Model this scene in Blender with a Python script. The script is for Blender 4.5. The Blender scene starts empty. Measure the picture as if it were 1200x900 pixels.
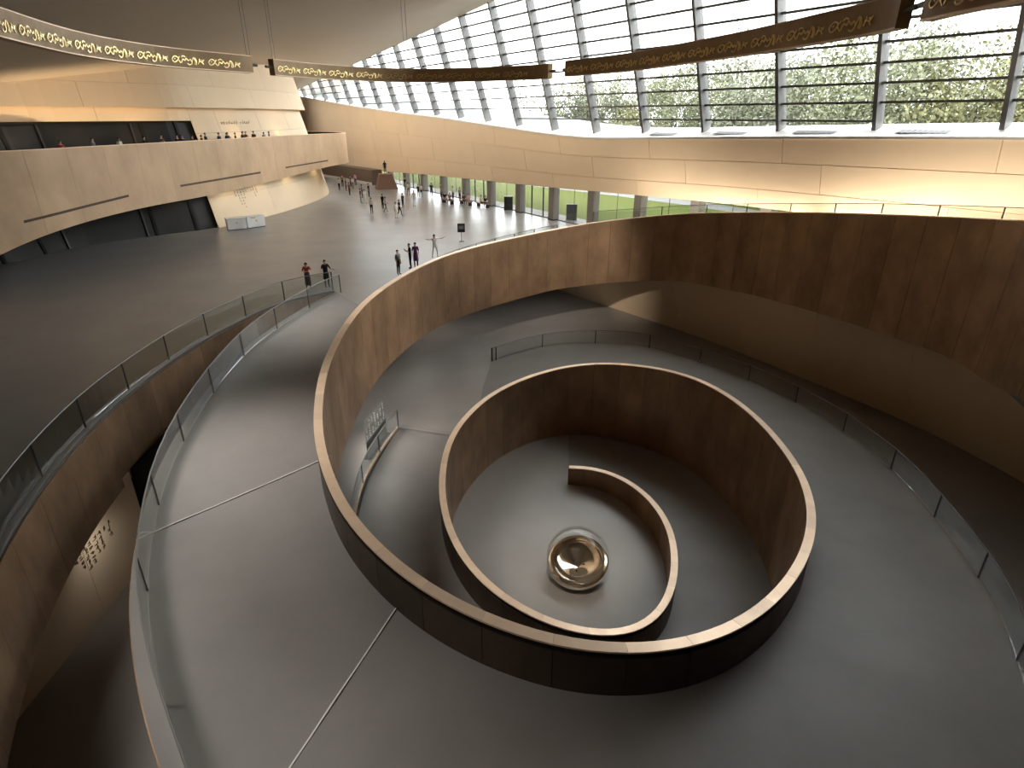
import bpy, bmesh, math, random
from mathutils import Vector, Matrix
random.seed(7)
SC = bpy.context.scene
COL = SC.collection
PI = math.pi

# ------------------------------------------------------------------ camera
F_PX, CAM_H = 700.0, 9.5                      # focal length in pixels of the 1200 px frame, eye height above hall floor
TH = math.atan(315.0 / F_PX)                  # downward pitch
CT, ST = math.cos(TH), math.sin(TH)
cam = bpy.data.cameras.new('camera'); camo = bpy.data.objects.new('camera', cam); COL.objects.link(camo)
cam.sensor_width = 36.0; cam.lens = F_PX / 1200.0 * 36.0
cam.clip_start = 0.1; cam.clip_end = 1000
camo.location = (0, 0, CAM_H); camo.rotation_euler = (PI / 2 - TH, 0, 0)
SC.camera = camo

# ------------------------------------------------------------------ world, exposure
W_STRENGTH = 2.45
EXPOSURE = 1.95
world = bpy.data.worlds.new('overcast_sky'); SC.world = world; world.use_nodes = True
bg = world.node_tree.nodes['Background']
bg.inputs[0].default_value = (0.97, 0.985, 1.0, 1); bg.inputs[1].default_value = W_STRENGTH
SC.view_settings.view_transform = 'Standard'; SC.view_settings.look = 'None'
SC.view_settings.exposure = EXPOSURE; SC.view_settings.gamma = 1.0
SC.view_settings.use_curve_mapping = False
SC.cycles.use_denoising = True
SC.cycles.max_bounces = 8; SC.cycles.diffuse_bounces = 5; SC.cycles.transparent_max_bounces = 16
SC.cycles.sample_clamp_indirect = 4.0

# ------------------------------------------------------------------ fill spots without fittings, added to brighten hall, ramp and basement
def spot(loc, aim, watts, cone, col=(1, 0.93, 0.84), r=0.15, blend=0.8):
    l = bpy.data.lights.new('fill_cove_spot', 'SPOT'); l.energy = watts; l.spot_size = math.radians(cone); l.spot_blend = blend; l.color = col; l.shadow_soft_size = r
    o = bpy.data.objects.new('fill_cove_spot', l); COL.objects.link(o); o.location = loc
    o.rotation_euler = (Vector(aim) - Vector(loc)).to_track_quat('-Z', 'Y').to_euler(); return o
FILL_LAMPS = [  # location, aim, watts, cone, size: added fill for ramp, parapet, dish and basement
    ((-13.5, 8.5, 13.4), (-7.3, 10.0, -1.2), 2000, 38, 2.0), ((-14.5, 19, 13.2), (-8.6, 17, -0.8), 4300, 36, 2.0), ((-15, 29, 13.2), (-10, 29, 0), 1900, 40, 2.0), ((-11, 1, 13.4), (-2, 6.5, -2), 1500, 30, 1.5),
    ((-7.5, 17, 12.5), (2.0, 44, 0.0), 9000, 28, .5), ((8, 20, 12.5), (-6, 30, -1.0), 2600, 32, .5), ((2, 14, 13.2), (2.2, 21.5, -9), 2200, 22, .4),
    ((-7, 44, -1.0), (-7, 44, -6.1), 60, 160, .5), ((-2.5, 45, -1.0), (-2.5, 45, -6.1), 50, 160, .5), ((3, 49, -1.0), (3, 49, -6.1), 50, 160, .5), ((10, 48, -1.0), (12, 48, -5.1), 220, 160, .5), ((16, 40, -1.0), (18, 40, -5), 150, 160, .5),
    ((-7.6, 27, -3.2), (-5, 26.5, -6.1), 220, 130, 0.8), ((-12.9, 15.8, -2.95), (-13.9, 16.2, -4.4), 10, 140, 0.1)]
for k_ in (-9, -8, -7, -6, -5, -4, -3, -2, -1, 0, 1, 2, 3, 4, 5):  # row of added fill spots that brighten the band wall
    gx, gy = 0.8 + 3.23 * (k_ - 3), 65.9 - 5.02 * (k_ - 3)
    FILL_LAMPS.append(((gx - .84 * 10, gy - .54 * 10, 13.0), (gx, gy, 5.6), 420, 100, 0.2))
for lo, ai, w, cn_, rr in FILL_LAMPS: spot(lo, ai, w, cn_, col=(1, 0.95, 0.89) if (lo[2] < 0 or lo[0] < -10) else (1, 0.9, 0.77), r=rr, blend=1.0)
# ------------------------------------------------------------------ pixel <-> world helpers (photo frame 1200x900)
def ray(px, py):
    x = (px - 600.0) / F_PX; u = (450.0 - py) / F_PX
    return Vector((x, CT + u * ST, -ST + u * CT))
def up(px, py, z):
    r = ray(px, py); t = (z - CAM_H) / r.z
    return Vector((0, 0, CAM_H)) + r * t
def proj(p):
    x, y, z = p[0], p[1], p[2] - CAM_H
    d = y * CT - z * ST; u = y * ST + z * CT
    return 600 + F_PX * x / d, 450 - F_PX * u / d
def lerp(a, b, t): return a + (b - a) * t
def interp(xs, ys, x):
    if x <= xs[0]: return ys[0]
    for i in range(len(xs) - 1):
        if x <= xs[i + 1]:
            return lerp(ys[i], ys[i + 1], (x - xs[i]) / (xs[i + 1] - xs[i] + 1e-9))
    return ys[-1]
def curve_y(curve, x):                         # y of a pixel polyline at x (sorted by x, linear extrapolation)
    c = sorted(curve)
    if x <= c[0][0]: a, b = c[0], c[1]
    elif x >= c[-1][0]: a, b = c[-2], c[-1]
    else:
        for a, b in zip(c, c[1:]):
            if a[0] <= x <= b[0]: break
    return a[1] + (b[1] - a[1]) * (x - a[0]) / (b[0] - a[0])
def z_on_curve(p, curve, lo=-12, hi=24):       # height at plan point p that lies on a traced edge
    for _ in range(50):
        m = (lo + hi) / 2
        x, y = proj((p[0], p[1], m))
        if y > curve_y(curve, x): lo = m
        else: hi = m
    return (lo + hi) / 2

# ------------------------------------------------------------------ materials
MATS = {}
def mat(name, base, rough=0.6, metal=0.0, spec=0.4, noise=None, bump=None, var=0.0, emit=None, streak=None):
    """base colour with optional cloudy wear (noise=(scale, colour2, amount)), fine relief and per-piece tone variation"""
    if name in MATS: return MATS[name]
    m = bpy.data.materials.new(name); m.use_nodes = True; MATS[name] = m
    nt = m.node_tree; b = nt.nodes['Principled BSDF']
    b.inputs['Roughness'].default_value = rough; b.inputs['Metallic'].default_value = metal
    b.inputs['Specular IOR Level'].default_value = spec
    b.inputs['Base Color'].default_value = (*base, 1)
    last = None
    tc = nt.nodes.new('ShaderNodeTexCoord') if (noise or bump or streak) else None
    if noise or streak:
        sc, c2, amt = noise if noise else streak
        mp = nt.nodes.new('ShaderNodeMapping')
        if streak: mp.inputs['Scale'].default_value = (1, 1, 0.6)
        nt.links.new(tc.outputs['Object'], mp.inputs[0])
        n = nt.nodes.new('ShaderNodeTexNoise'); n.inputs['Scale'].default_value = sc; n.inputs['Detail'].default_value = 6
        n.inputs['Roughness'].default_value = 0.62
        nt.links.new(mp.outputs[0], n.inputs['Vector'])
        rp = nt.nodes.new('ShaderNodeMapRange'); rp.inputs[1].default_value = 0.32; rp.inputs[2].default_value = 0.7
        rp.inputs[4].default_value = amt
        nt.links.new(n.outputs['Fac'], rp.inputs[0])
        mx = nt.nodes.new('ShaderNodeMix'); mx.data_type = 'RGBA'
        mx.inputs[6].default_value = (*base, 1); mx.inputs[7].default_value = (*c2, 1)
        nt.links.new(rp.outputs[0], mx.inputs[0]); last = mx.outputs[2]
        if metal > 0.1 or rough < 0.5:
            rr = nt.nodes.new('ShaderNodeMapRange'); rr.inputs[3].default_value = rough * 0.85; rr.inputs[4].default_value = min(1, rough * 1.25)
            nt.links.new(n.outputs['Fac'], rr.inputs[0]); nt.links.new(rr.outputs[0], b.inputs['Roughness'])
    if var > 0:
        oi = nt.nodes.new('ShaderNodeObjectInfo')
        mr = nt.nodes.new('ShaderNodeMapRange'); mr.inputs[3].default_value = 1 - var; mr.inputs[4].default_value = 1 + var
        nt.links.new(oi.outputs['Random'], mr.inputs[0])
        hs = nt.nodes.new('ShaderNodeHueSaturation')
        nt.links.new(mr.outputs[0], hs.inputs['Value'])
        if last is not None: nt.links.new(last, hs.inputs['Color'])
        else: hs.inputs['Color'].default_value = (*base, 1)
        last = hs.outputs[0]
    if last is not None: nt.links.new(last, b.inputs['Base Color'])
    if bump:
        sc, st = bump
        n2 = nt.nodes.new('ShaderNodeTexNoise'); n2.inputs['Scale'].default_value = sc; n2.inputs['Detail'].default_value = 4
        nt.links.new(tc.outputs['Object'], n2.inputs['Vector'])
        bp = nt.nodes.new('ShaderNodeBump'); bp.inputs['Strength'].default_value = st; bp.inputs['Distance'].default_value = 0.02
        nt.links.new(n2.outputs['Fac'], bp.inputs['Height']); nt.links.new(bp.outputs[0], b.inputs['Normal'])
    if emit:
        b.inputs['Emission Color'].default_value = (*emit[0], 1); b.inputs['Emission Strength'].default_value = emit[1]
    return m
def glass_mat(name, tint, refl=0.07):
    if name in MATS: return MATS[name]
    m = bpy.data.materials.new(name); m.use_nodes = True; MATS[name] = m
    nt = m.node_tree; nt.nodes.clear()
    o = nt.nodes.new('ShaderNodeOutputMaterial'); t = nt.nodes.new('ShaderNodeBsdfTransparent'); g = nt.nodes.new('ShaderNodeBsdfGlossy')
    t.inputs[0].default_value = (*tint, 1); g.inputs[0].default_value = (1, 1, 1, 1); g.inputs['Roughness'].default_value = 0.03
    fr = nt.nodes.new('ShaderNodeLayerWeight'); fr.inputs[0].default_value = 0.12
    mr = nt.nodes.new('ShaderNodeMapRange'); mr.inputs[3].default_value = refl * 0.5; mr.inputs[4].default_value = min(1, refl * 8)
    mx = nt.nodes.new('ShaderNodeMixShader')
    nt.links.new(fr.outputs['Fresnel'], mr.inputs[0]); nt.links.new(mr.outputs[0], mx.inputs[0])
    nt.links.new(t.outputs[0], mx.inputs[1]); nt.links.new(g.outputs[0], mx.inputs[2]); nt.links.new(mx.outputs[0], o.inputs[0])
    return m
M_FLOOR = mat('grey_resin_floor', (0.275, 0.255, 0.235), 0.40, spec=0.5, noise=(0.35, (0.215, 0.20, 0.186), 0.6), bump=(14, 0.03))
M_HALL = mat('polished_hall_floor', (0.235, 0.225, 0.212), 0.29, spec=0.5, noise=(0.35, (0.18, 0.173, 0.166), 0.6), bump=(14, 0.02))
M_RAMP = mat('grey_ramp_floor', (0.222, 0.208, 0.195), 0.45, spec=0.4, noise=(0.5, (0.17, 0.16, 0.15), 0.6), bump=(14, 0.03))
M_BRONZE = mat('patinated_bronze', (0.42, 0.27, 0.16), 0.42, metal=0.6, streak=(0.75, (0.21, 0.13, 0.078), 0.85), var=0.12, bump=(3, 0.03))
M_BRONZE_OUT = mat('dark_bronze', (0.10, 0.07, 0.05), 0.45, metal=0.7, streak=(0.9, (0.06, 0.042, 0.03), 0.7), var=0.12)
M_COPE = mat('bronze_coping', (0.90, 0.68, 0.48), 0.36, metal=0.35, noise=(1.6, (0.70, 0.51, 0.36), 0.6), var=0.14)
M_PALEBRONZE = mat('pale_bronze', (0.60, 0.42, 0.265), 0.5, metal=0.15, streak=(0.5, (0.44, 0.30, 0.19), 0.8), var=0.05)
M_DARK = mat('black_joint', (0.012, 0.011, 0.010), 0.8, spec=0.2)
M_TAN = mat('tan_stone', (0.74, 0.57, 0.385), 0.75, spec=0.25, noise=(0.4, (0.68, 0.52, 0.35), 0.5), var=0.03)
M_CREAM = mat('cream_plaster', (0.76, 0.61, 0.43), 0.75, spec=0.25, noise=(0.4, (0.70, 0.555, 0.385), 0.5), var=0.02)
M_CEIL = mat('ceiling_panel', (0.58, 0.48, 0.37), 0.7, spec=0.25, noise=(0.15, (0.53, 0.44, 0.335), 0.5))
M_STEEL = mat('grey_steel', (0.16, 0.155, 0.15), 0.45, metal=0.3)
M_DSTEEL = mat('dark_steel', (0.035, 0.033, 0.032), 0.45, metal=0.3)
M_COLUMN = mat('column_cladding', (0.17, 0.155, 0.135), 0.5, metal=0.1)
M_LEDGE = mat('white_ledge', (0.72, 0.70, 0.67), 0.6)
M_WHITE = mat('white_paint', (0.80, 0.79, 0.77), 0.5)
M_BLACKDOOR = mat('black_door', (0.011, 0.010, 0.0095), 0.55, spec=0.3, noise=(0.6, (0.018, 0.016, 0.015), 0.6), var=0.2)
M_GLASS = glass_mat('rail_glass', (0.88, 0.90, 0.89), 0.07)
M_WGLASS = glass_mat('window_glass', (0.93, 0.95, 0.95), 0.05)
M_JOINT = mat('pale_joint', (0.62, 0.60, 0.57), 0.5)
M_GOLD = mat('gold_relief', (1.0, 0.78, 0.38), 0.3, metal=0.75)
M_BEAM = mat('beam_bronze', (0.46, 0.31, 0.155), 0.5, metal=0.15, noise=(2.0, (0.35, 0.235, 0.12), 0.7))
M_KIOSK = mat('kiosk_black', (0.02, 0.02, 0.02), 0.4)
M_MARK = mat('wall_marking', (0.09, 0.06, 0.04), 0.7)

# ------------------------------------------------------------------ object helpers
def setp(o, label=None, cat=None, group=None, kind=None):
    if label: o['label'] = label
    if cat: o['category'] = cat
    if group: o['group'] = group
    if kind: o['kind'] = kind
    return o
def mesh_obj(name, verts, faces, m, parent=None, smooth=False):
    me = bpy.data.meshes.new(name); me.from_pydata([tuple(v) for v in verts], [], faces)
    bm = bmesh.new(); bm.from_mesh(me); bmesh.ops.recalc_face_normals(bm, faces=bm.faces); bm.to_mesh(me); bm.free()
    if m: me.materials.append(m)
    if smooth:
        for p in me.polygons: p.use_smooth = True
        me.set_sharp_from_angle(angle=0.5)
    o = bpy.data.objects.new(name, me); COL.objects.link(o)
    if parent: o.parent = parent
    return o
def empty(name, loc=(0, 0, 0), rz=0):
    o = bpy.data.objects.new(name, None); COL.objects.link(o); o.location = loc; o.rotation_euler = (0, 0, rz); return o
class MB:
    """collects simple solids into one mesh"""
    def __init__(s): s.v = []; s.f = []
    def add(s, vs, fs):
        k = len(s.v); s.v += [Vector(a) for a in vs]; s.f += [tuple(i + k for i in f) for f in fs]; return s
    def hexa(s, a, b):           # a, b: two quads (4 points each)
        return s.add(list(a) + list(b), [(3, 2, 1, 0), (4, 5, 6, 7), (0, 1, 5, 4), (1, 2, 6, 5), (2, 3, 7, 6), (3, 0, 4, 7)])
    def box(s, x0, x1, y0, y1, z0, z1):
        return s.hexa([(x0, y0, z0), (x1, y0, z0), (x1, y1, z0), (x0, y1, z0)], [(x0, y0, z1), (x1, y0, z1), (x1, y1, z1), (x0, y1, z1)])
    def bar(s, p, q, w, h, upv=Vector((0, 0, 1))):
        p, q = Vector(p), Vector(q); d = (q - p).normalized(); sx = d.cross(upv)
        if sx.length < 1e-4: sx = d.cross(Vector((1, 0, 0)))
        sx.normalize(); sy = sx.cross(d)
        c = lambda o: [o - sx * w / 2 - sy * h / 2, o + sx * w / 2 - sy * h / 2, o + sx * w / 2 + sy * h / 2, o - sx * w / 2 + sy * h / 2]
        return s.hexa(c(p), c(q))
    def tube(s, pts, r, n=6, closed=False):
        pts = [Vector(p) for p in pts]; k = len(s.v); N = len(pts)
        for i, p in enumerate(pts):
            d = (pts[min(i + 1, N - 1)] - pts[max(i - 1, 0)]).normalized()
            a = d.cross(Vector((0, 0, 1)));  a = a if a.length > 1e-3 else d.cross(Vector((1, 0, 0))); a.normalize(); b = a.cross(d)
            rr = r[i] if isinstance(r, (list, tuple)) else r
            for j in range(n): s.v.append(p + (a * math.cos(2 * PI * j / n) + b * math.sin(2 * PI * j / n)) * rr)
        for i in range(N - 1):
            for j in range(n): s.f.append((k + i * n + j, k + i * n + (j + 1) % n, k + (i + 1) * n + (j + 1) % n, k + (i + 1) * n + j))
        s.f.append(tuple(k + j for j in range(n))); s.f.append(tuple(k + (N - 1) * n + j for j in reversed(range(n)))); return s
    def build(s, name, m, parent=None, smooth=False): return mesh_obj(name, s.v, s.f, m, parent, smooth)
def grid_solid(P0, P1, name, m, parent=None, smooth=False):
    """P0, P1: outer and inner grids [i][j]; one closed solid between them"""
    nu, nv = len(P0), len(P0[0]); vs = [p for r in P0 for p in r] + [p for r in P1 for p in r]; fs = []
    o = nu * nv; ix = lambda i, j: i * nv + j
    for i in range(nu - 1):
        for j in range(nv - 1):
            q = (ix(i, j), ix(i + 1, j), ix(i + 1, j + 1), ix(i, j + 1)); fs.append(q); fs.append(tuple(o + k for k in reversed(q)))
    for i in range(nu - 1):
        for j in (0, nv - 1): fs.append((ix(i, j), ix(i + 1, j), o + ix(i + 1, j), o + ix(i, j)))
    for j in range(nv - 1):
        for i in (0, nu - 1): fs.append((ix(i, j), ix(i, j + 1), o + ix(i, j + 1), o + ix(i, j)))
    return mesh_obj(name, vs, fs, m, parent, smooth)

def catmull(pts, n=12):
    """dense Catmull-Rom through tuples of any length"""
    out = []; N = len(pts)
    for i in range(N - 1):
        p0, p1, p2, p3 = pts[max(i - 1, 0)], pts[i], pts[i + 1], pts[min(i + 2, N - 1)]
        for k in range(n):
            t = k / n
            out.append(tuple(0.5 * (2 * b + (c - a) * t + (2 * a - 5 * b + 4 * c - d) * t * t + (-a + 3 * b - 3 * c + d) * t ** 3) for a, b, c, d in zip(p0, p1, p2, p3)))
    out.append(tuple(pts[-1])); return out
def resample(pts, ds):
    L = [0]
    for a, b in zip(pts, pts[1:]): L.append(L[-1] + math.hypot(b[0] - a[0], b[1] - a[1]))
    n = max(2, int(round(L[-1] / ds)) + 1); out = []; j = 0
    for i in range(n):
        s = L[-1] * i / (n - 1)
        while j < len(L) - 2 and L[j + 1] < s: j += 1
        t = (s - L[j]) / (L[j + 1] - L[j] + 1e-9)
        out.append(tuple(lerp(a, b, t) for a, b in zip(pts[j], pts[j + 1])))
    return out
def smooth_pts(pts, it):
    pts = [list(p) for p in pts]
    for _ in range(it):
        q = [p[:] for p in pts]
        for i in range(1, len(pts) - 1):
            for k in range(len(pts[i])): q[i][k] = (pts[i - 1][k] + 2 * pts[i][k] + pts[i + 1][k]) / 4
        pts = q
    return [tuple(p) for p in pts]
def tangents(pts):
    out = []
    for i in range(len(pts)):
        a, b = pts[max(i - 1, 0)], pts[min(i + 1, len(pts) - 1)]
        d = Vector((b[0] - a[0], b[1] - a[1], 0)); d.normalize(); out.append(d)
    return out

# ================================================================== SPIRAL PARAPET (continuous bronze wall)
Z_PIT, Z_B1, PAR_H = -9.0, -6.1, 1.35
RIM = [(1290, 267, 6.1), (1200, 258, 5.75), (1118, 254, 5.4), (1040, 251, 5.05), (971, 249, 4.7), (900, 248.5, 4.2), (840, 249, 3.75), (790, 251, 3.3),
       (740, 255.5, 2.8), (700, 260, 2.4), (660, 266.5, 2.05), (620, 274.5, 1.75), (580, 283, 1.52), (545, 292, 1.4), (513, 302.5, 1.35),
       (480, 318, 1.36), (450, 336, 1.345), (425, 356, 1.24), (405, 381, 1.08), (390, 407, 0.93), (379, 435, 0.78), (373, 470, 0.58), (372, 500, 0.4), (375, 525, 0.28),
       (384, 555, 0.13), (397, 587, -0.02), (413, 611, -0.12), (440, 641, -0.25), (465, 664, -0.35), (495, 686, -0.46), (530, 707, -0.57), (560, 721, -0.65),
       (600, 737, -0.75), (650, 752, -0.86), (700, 760, -0.97), (740, 761.5, -1.07), (780, 759, -1.2), (820, 750, -1.38), (860, 735, -1.6), (900, 708, -1.87),
       (927, 678, -2.13), (945, 645, -2.38), (952, 610, -2.63), (948, 580, -2.83), (937, 552, -2.98), (916, 521, -3.09), (888, 490, -3.2), (855, 464, -3.3), (820, 445, -3.43),
       (780, 433, -3.58), (740, 427, -3.8), (705, 425.5, -4.06), (670, 428, -4.31), (635, 436, -4.5), (600, 449, -4.64), (570, 466, -4.72), (545, 489, -4.78),
       (530, 510, -4.85), (521, 535, -4.95), (517.5, 565, -5.1), (519, 590, -5.25), (526, 620, -5.42), (540, 648, -5.6), (562, 677, -5.78), (590, 700, -5.96),
       (625, 721, -6.15), (660, 735, -6.33), (700, 743, -6.53), (735, 742, -6.7), (763, 729, -6.87), (783, 703, -7.03), (791, 670, -7.17), (790.5, 645, -7.28),
       (786, 622, -7.4), (775, 600, -7.52), (755, 577, -7.65), (730, 560, -7.76), (705, 550, -7.85), (685, 546.5, -7.91), (667, 547, -7.95)]
rim_pl = [(-4.0, -6.8, 8.35, -6.0), (1.5, -4.0, 8.3, -5.0), (6.8, 0.4, 8.15, -4.0), (11.3, 6.0, 7.85, -3.0), (15.3, 12.2, 7.3, -2.0), (18.7, 18.6, 6.55, -1.0)]   # unseen up-ramp beyond the frame, bent inward to shade the right-hand ramp
rim_pl += [(*up(a, b, z), float(i)) for i, (a, b, z) in enumerate(RIM)][1:]        # x, y, z, control index
WD = resample(smooth_pts(resample(catmull(rim_pl, 10), 0.4), 10), 0.4)
WT = tangents(WD); NW = len(WD)
def w_index(ci):                                       # dense index of control index ci
    return min(range(NW), key=lambda i: abs(WD[i][3] - ci))
def w_norm(i): return Vector((WT[i].y, -WT[i].x, 0))   # points to the ramp side
def par_h(i): return interp([0, 62, len(RIM) - 1], [PAR_H, PAR_H, 1.05], WD[i][3])
def ramp_z(i): return WD[i][2] - par_h(i)
# lower edge of the inner face, traced in the photo for the upper turn
W_LOW = [(393, 550), (400, 527), (423, 470), (450, 430), (493, 393), (540, 370), (583, 357), (650, 338), (750, 328), (812, 330), (908, 351), (992, 376), (1075, 405), (1200, 436)]
CI_HALL, CI_LEFT, CI_BOT, CI_SLOT = 16, 25, 34, 56
def in_low(i):
    c = WD[i][3]
    low_up = WD[i][2] - 4.3
    if c < 23:
        low_up = z_on_curve(WD[i], W_LOW) if c > 1 else WD[i][2] - interp([-6, -3, -1, 1], [3.4, 5.2, 6.4, 6.8], c)
    if c <= 20: return low_up
    floor_in = interp([20, 30, 34, 42, 44, 46, 50, 52, 80], [-6.6, -7.3, -7.7, -8.4, -8.55, -8.75, -9.0, -9.0, -9.0], c)
    if c < 28: return lerp(low_up, floor_in, (c - 20) / 8.0)
    return floor_in - 0.05
IN_LOW = [in_low(i) for i in range(NW)]
for _ in range(30):
    IN_LOW = [IN_LOW[0]] + [(IN_LOW[i - 1] + 2 * IN_LOW[i] + IN_LOW[i + 1]) / 4 for i in range(1, NW - 1)] + [IN_LOW[-1]]
spiral = empty('wall_spiral', (0, 0, 0)); setp(spiral, 'bronze clad parapet wall winding down into the spiral pit', 'parapet', kind='structure')
HT = 0.13
def wpt(i, off, z): n = w_norm(i); return Vector((WD[i][0] + n.x * off, WD[i][1] + n.y * off, z))
core_o = [[wpt(i, HT - 0.05, min(ramp_z(i) - 0.1, ramp_z(i))), wpt(i, HT - 0.05, WD[i][2] - 0.03)] for i in range(NW)]
core_i = [[wpt(i, -HT + 0.03, IN_LOW[i] + 0.02), wpt(i, -HT + 0.03, WD[i][2] - 0.03)] for i in range(NW)]
grid_solid(core_o, core_i, 'core', M_DARK, spiral)
STEP = 4
def w_pieces():
    for a in range(0, NW - 1, STEP):
        b = min(a + STEP, NW - 1); ids = list(range(a, b + 1))
        def sh(k, g=0.008):                     # shrink ends for the joint
            i = ids[k]; t = WT[i]
            return t * g if k == 0 else (t * -g if k == len(ids) - 1 else Vector())
        # inner face panel
        P0 = [[wpt(i, -HT, IN_LOW[i]) + sh(k), wpt(i, -HT, WD[i][2] - 0.05) + sh(k)] for k, i in enumerate(ids)]
        P1 = [[wpt(i, -HT + 0.025, IN_LOW[i]) + sh(k), wpt(i, -HT + 0.025, WD[i][2] - 0.05) + sh(k)] for k, i in enumerate(ids)]
        grid_solid(P0, P1, 'inner_panel', M_BRONZE, spiral, True)
        # outer face panel below the shadow groove
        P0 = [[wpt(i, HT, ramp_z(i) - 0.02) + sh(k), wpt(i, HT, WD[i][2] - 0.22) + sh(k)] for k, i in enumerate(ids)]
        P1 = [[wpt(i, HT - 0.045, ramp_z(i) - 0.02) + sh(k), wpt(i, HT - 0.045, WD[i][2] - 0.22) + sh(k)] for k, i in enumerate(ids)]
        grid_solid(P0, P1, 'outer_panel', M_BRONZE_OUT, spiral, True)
        # coping
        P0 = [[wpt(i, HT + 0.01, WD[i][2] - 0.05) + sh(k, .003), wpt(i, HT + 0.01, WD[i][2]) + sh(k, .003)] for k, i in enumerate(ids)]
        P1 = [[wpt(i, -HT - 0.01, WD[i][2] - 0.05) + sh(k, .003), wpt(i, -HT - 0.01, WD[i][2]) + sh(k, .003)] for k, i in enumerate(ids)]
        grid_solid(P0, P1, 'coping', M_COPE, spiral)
w_pieces()
# end cap of the wall
i = NW - 1; e = WT[i] * 0.03
MB().hexa([wpt(i, -HT, Z_PIT), wpt(i, HT, Z_PIT), wpt(i, HT, WD[i][2]), wpt(i, -HT, WD[i][2])],
          [wpt(i, -HT, Z_PIT) + e, wpt(i, HT, Z_PIT) + e, wpt(i, HT, WD[i][2]) + e, wpt(i, -HT, WD[i][2]) + e]).build('end_plate', M_BRONZE, spiral)

# ================================================================== RAMP (upper turn)
CEN = Vector((3.2, 21.0, 0))
OUT_PX = [(397, 341, 0.0), (372, 352, -0.02), (340, 370, -0.08), (290, 405, -0.25), (245, 453, -0.45), (203, 515, -0.68), (175, 575, -0.86), (160, 633, -1.0), (151, 700, -1.15),
          (154, 755, -1.25), (165.5, 827, -1.4), (188, 898, -1.6)]
OUT_XY = [(-3.6, 4.2, -1.95), (1.0, 2.6, -2.2), (6.0, 3.2, -2.5), (10.2, 6.3, -2.85)]
OUT_PX2 = [(1205, 760, -3.25), (1150, 662, -3.8), (1088, 584, -4.25), (1040, 538, -4.52), (963, 484, -4.88), (870, 440, -5.2), (765, 406.5, -5.55), (721, 401, -5.68),
           (678, 400.5, -5.8), (637, 404, -5.9), (598, 414, -6.0), (577, 421, -6.08)]
OUTER = [tuple(up(*p)) for p in OUT_PX] + OUT_XY + [tuple(up(*p)) for p in OUT_PX2]
OUTER = smooth_pts(resample(catmull(OUTER, 12), 0.4), 8)
def unwrap(pts):
    out = []; last = None
    for p in pts:
        a = math.atan2(p[1] - CEN.y, p[0] - CEN.x)
        if last is not None:
            while a < last - PI: a += 2 * PI
            while a > last + PI: a -= 2 * PI
        out.append(a); last = a
    return out
OA = unwrap(OUTER)
WA = unwrap(WD)
iH, iS = w_index(CI_HALL), w_index(CI_SLOT)
while OA[0] < WA[iH] - PI: OA = [a + 2 * PI for a in OA]
while OA[0] > WA[iH] + PI: OA = [a - 2 * PI for a in OA]
def outer_at(a):
    for k in range(len(OA) - 1):
        if OA[k] <= a <= OA[k + 1]:
            t = (a - OA[k]) / (OA[k + 1] - OA[k] + 1e-9); return Vector([lerp(x, y, t) for x, y in zip(OUTER[k], OUTER[k + 1])])
    return Vector(OUTER[0] if a < OA[0] else OUTER[-1])
ramp = empty('floor_ramp'); setp(ramp, 'grey curving ramp winding down around the spiral parapet', 'ramp', kind='structure')
strip = []
i_first = min(range(iH - 40, iS), key=lambda i: abs(WA[i] - OA[0]))
for i in range(min(iH, i_first) - 2, iS + 1):
    strip.append((wpt(i, HT - 0.02, min(ramp_z(i), 0.0)), outer_at(WA[i])))
NT = 5
top = [[lerp(a, b, j / NT) for j in range(NT + 1)] for a, b in strip]
low = [[p - Vector((0, 0, max(0.05, min(2.3, p.z - Z_B1 + 0.05, 0.35 + 0.12 * k)))) for p in r] for k, r in enumerate(top)]
grid_solid(top, low, 'ramp_slab', M_RAMP, ramp, True)
# bronze cladding on the outer side of the ramp
for a in range(0, len(strip) - 1, 4):
    ids = range(a, min(a + 4, len(strip) - 1) + 1)
    if top[a][NT].z - low[a][NT].z < 0.3: continue
    P0, P1 = [], []
    for k in ids:
        n = (strip[k][1] - strip[k][0]); n.z = 0; n.normalize()
        P0.append([low[k][NT] + n * 0.03, top[k][NT] + n * 0.03 - Vector((0, 0, 0.04))]); P1.append([low[k][NT] + n * 0.002, top[k][NT] + n * 0.002 - Vector((0, 0, 0.04))])
    grid_solid(P0, P1, 'side_panel', M_BRONZE, ramp)
# pale joint lines across the ramp
def joint(px_a, px_b, za, zb):
    a, b = up(*px_a, za), up(*px_b, zb)
    # find on slab: follow plan line, height interpolated from the strip
    pts = []
    for t in [j / 24 for j in range(25)]:
        p = lerp(a, b, t); ang = math.atan2(p.y - CEN.y, p.x - CEN.x)
        best = None
        for k in range(len(top) - 1):
            for j in range(NT):
                q = (top[k][j] + top[k + 1][j + 1]) / 2
                d = (q.x - p.x) ** 2 + (q.y - p.y) ** 2
                if best is None or d < best[0]: best = (d, q.z)
        pts.append(Vector((p.x, p.y, best[1] + 0.012)))
    zs = [p.z for p in pts]
    for _ in range(6): zs = [zs[0]] + [(zs[i - 1] + 2 * zs[i] + zs[i + 1]) / 4 for i in range(1, 24)] + [zs[-1]]
    m = MB()
    for i in range(24):
        p, q = Vector((pts[i].x, pts[i].y, zs[i])), Vector((pts[i + 1].x, pts[i + 1].y, zs[i + 1])); m.bar(p, q, 0.035, 0.03)
    m.build('joint_strip', M_JOINT, ramp)
joint((159, 633), (388, 540), -1.0, -1.1)
joint((335, 905), (470, 706), -1.75, -1.72)

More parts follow.
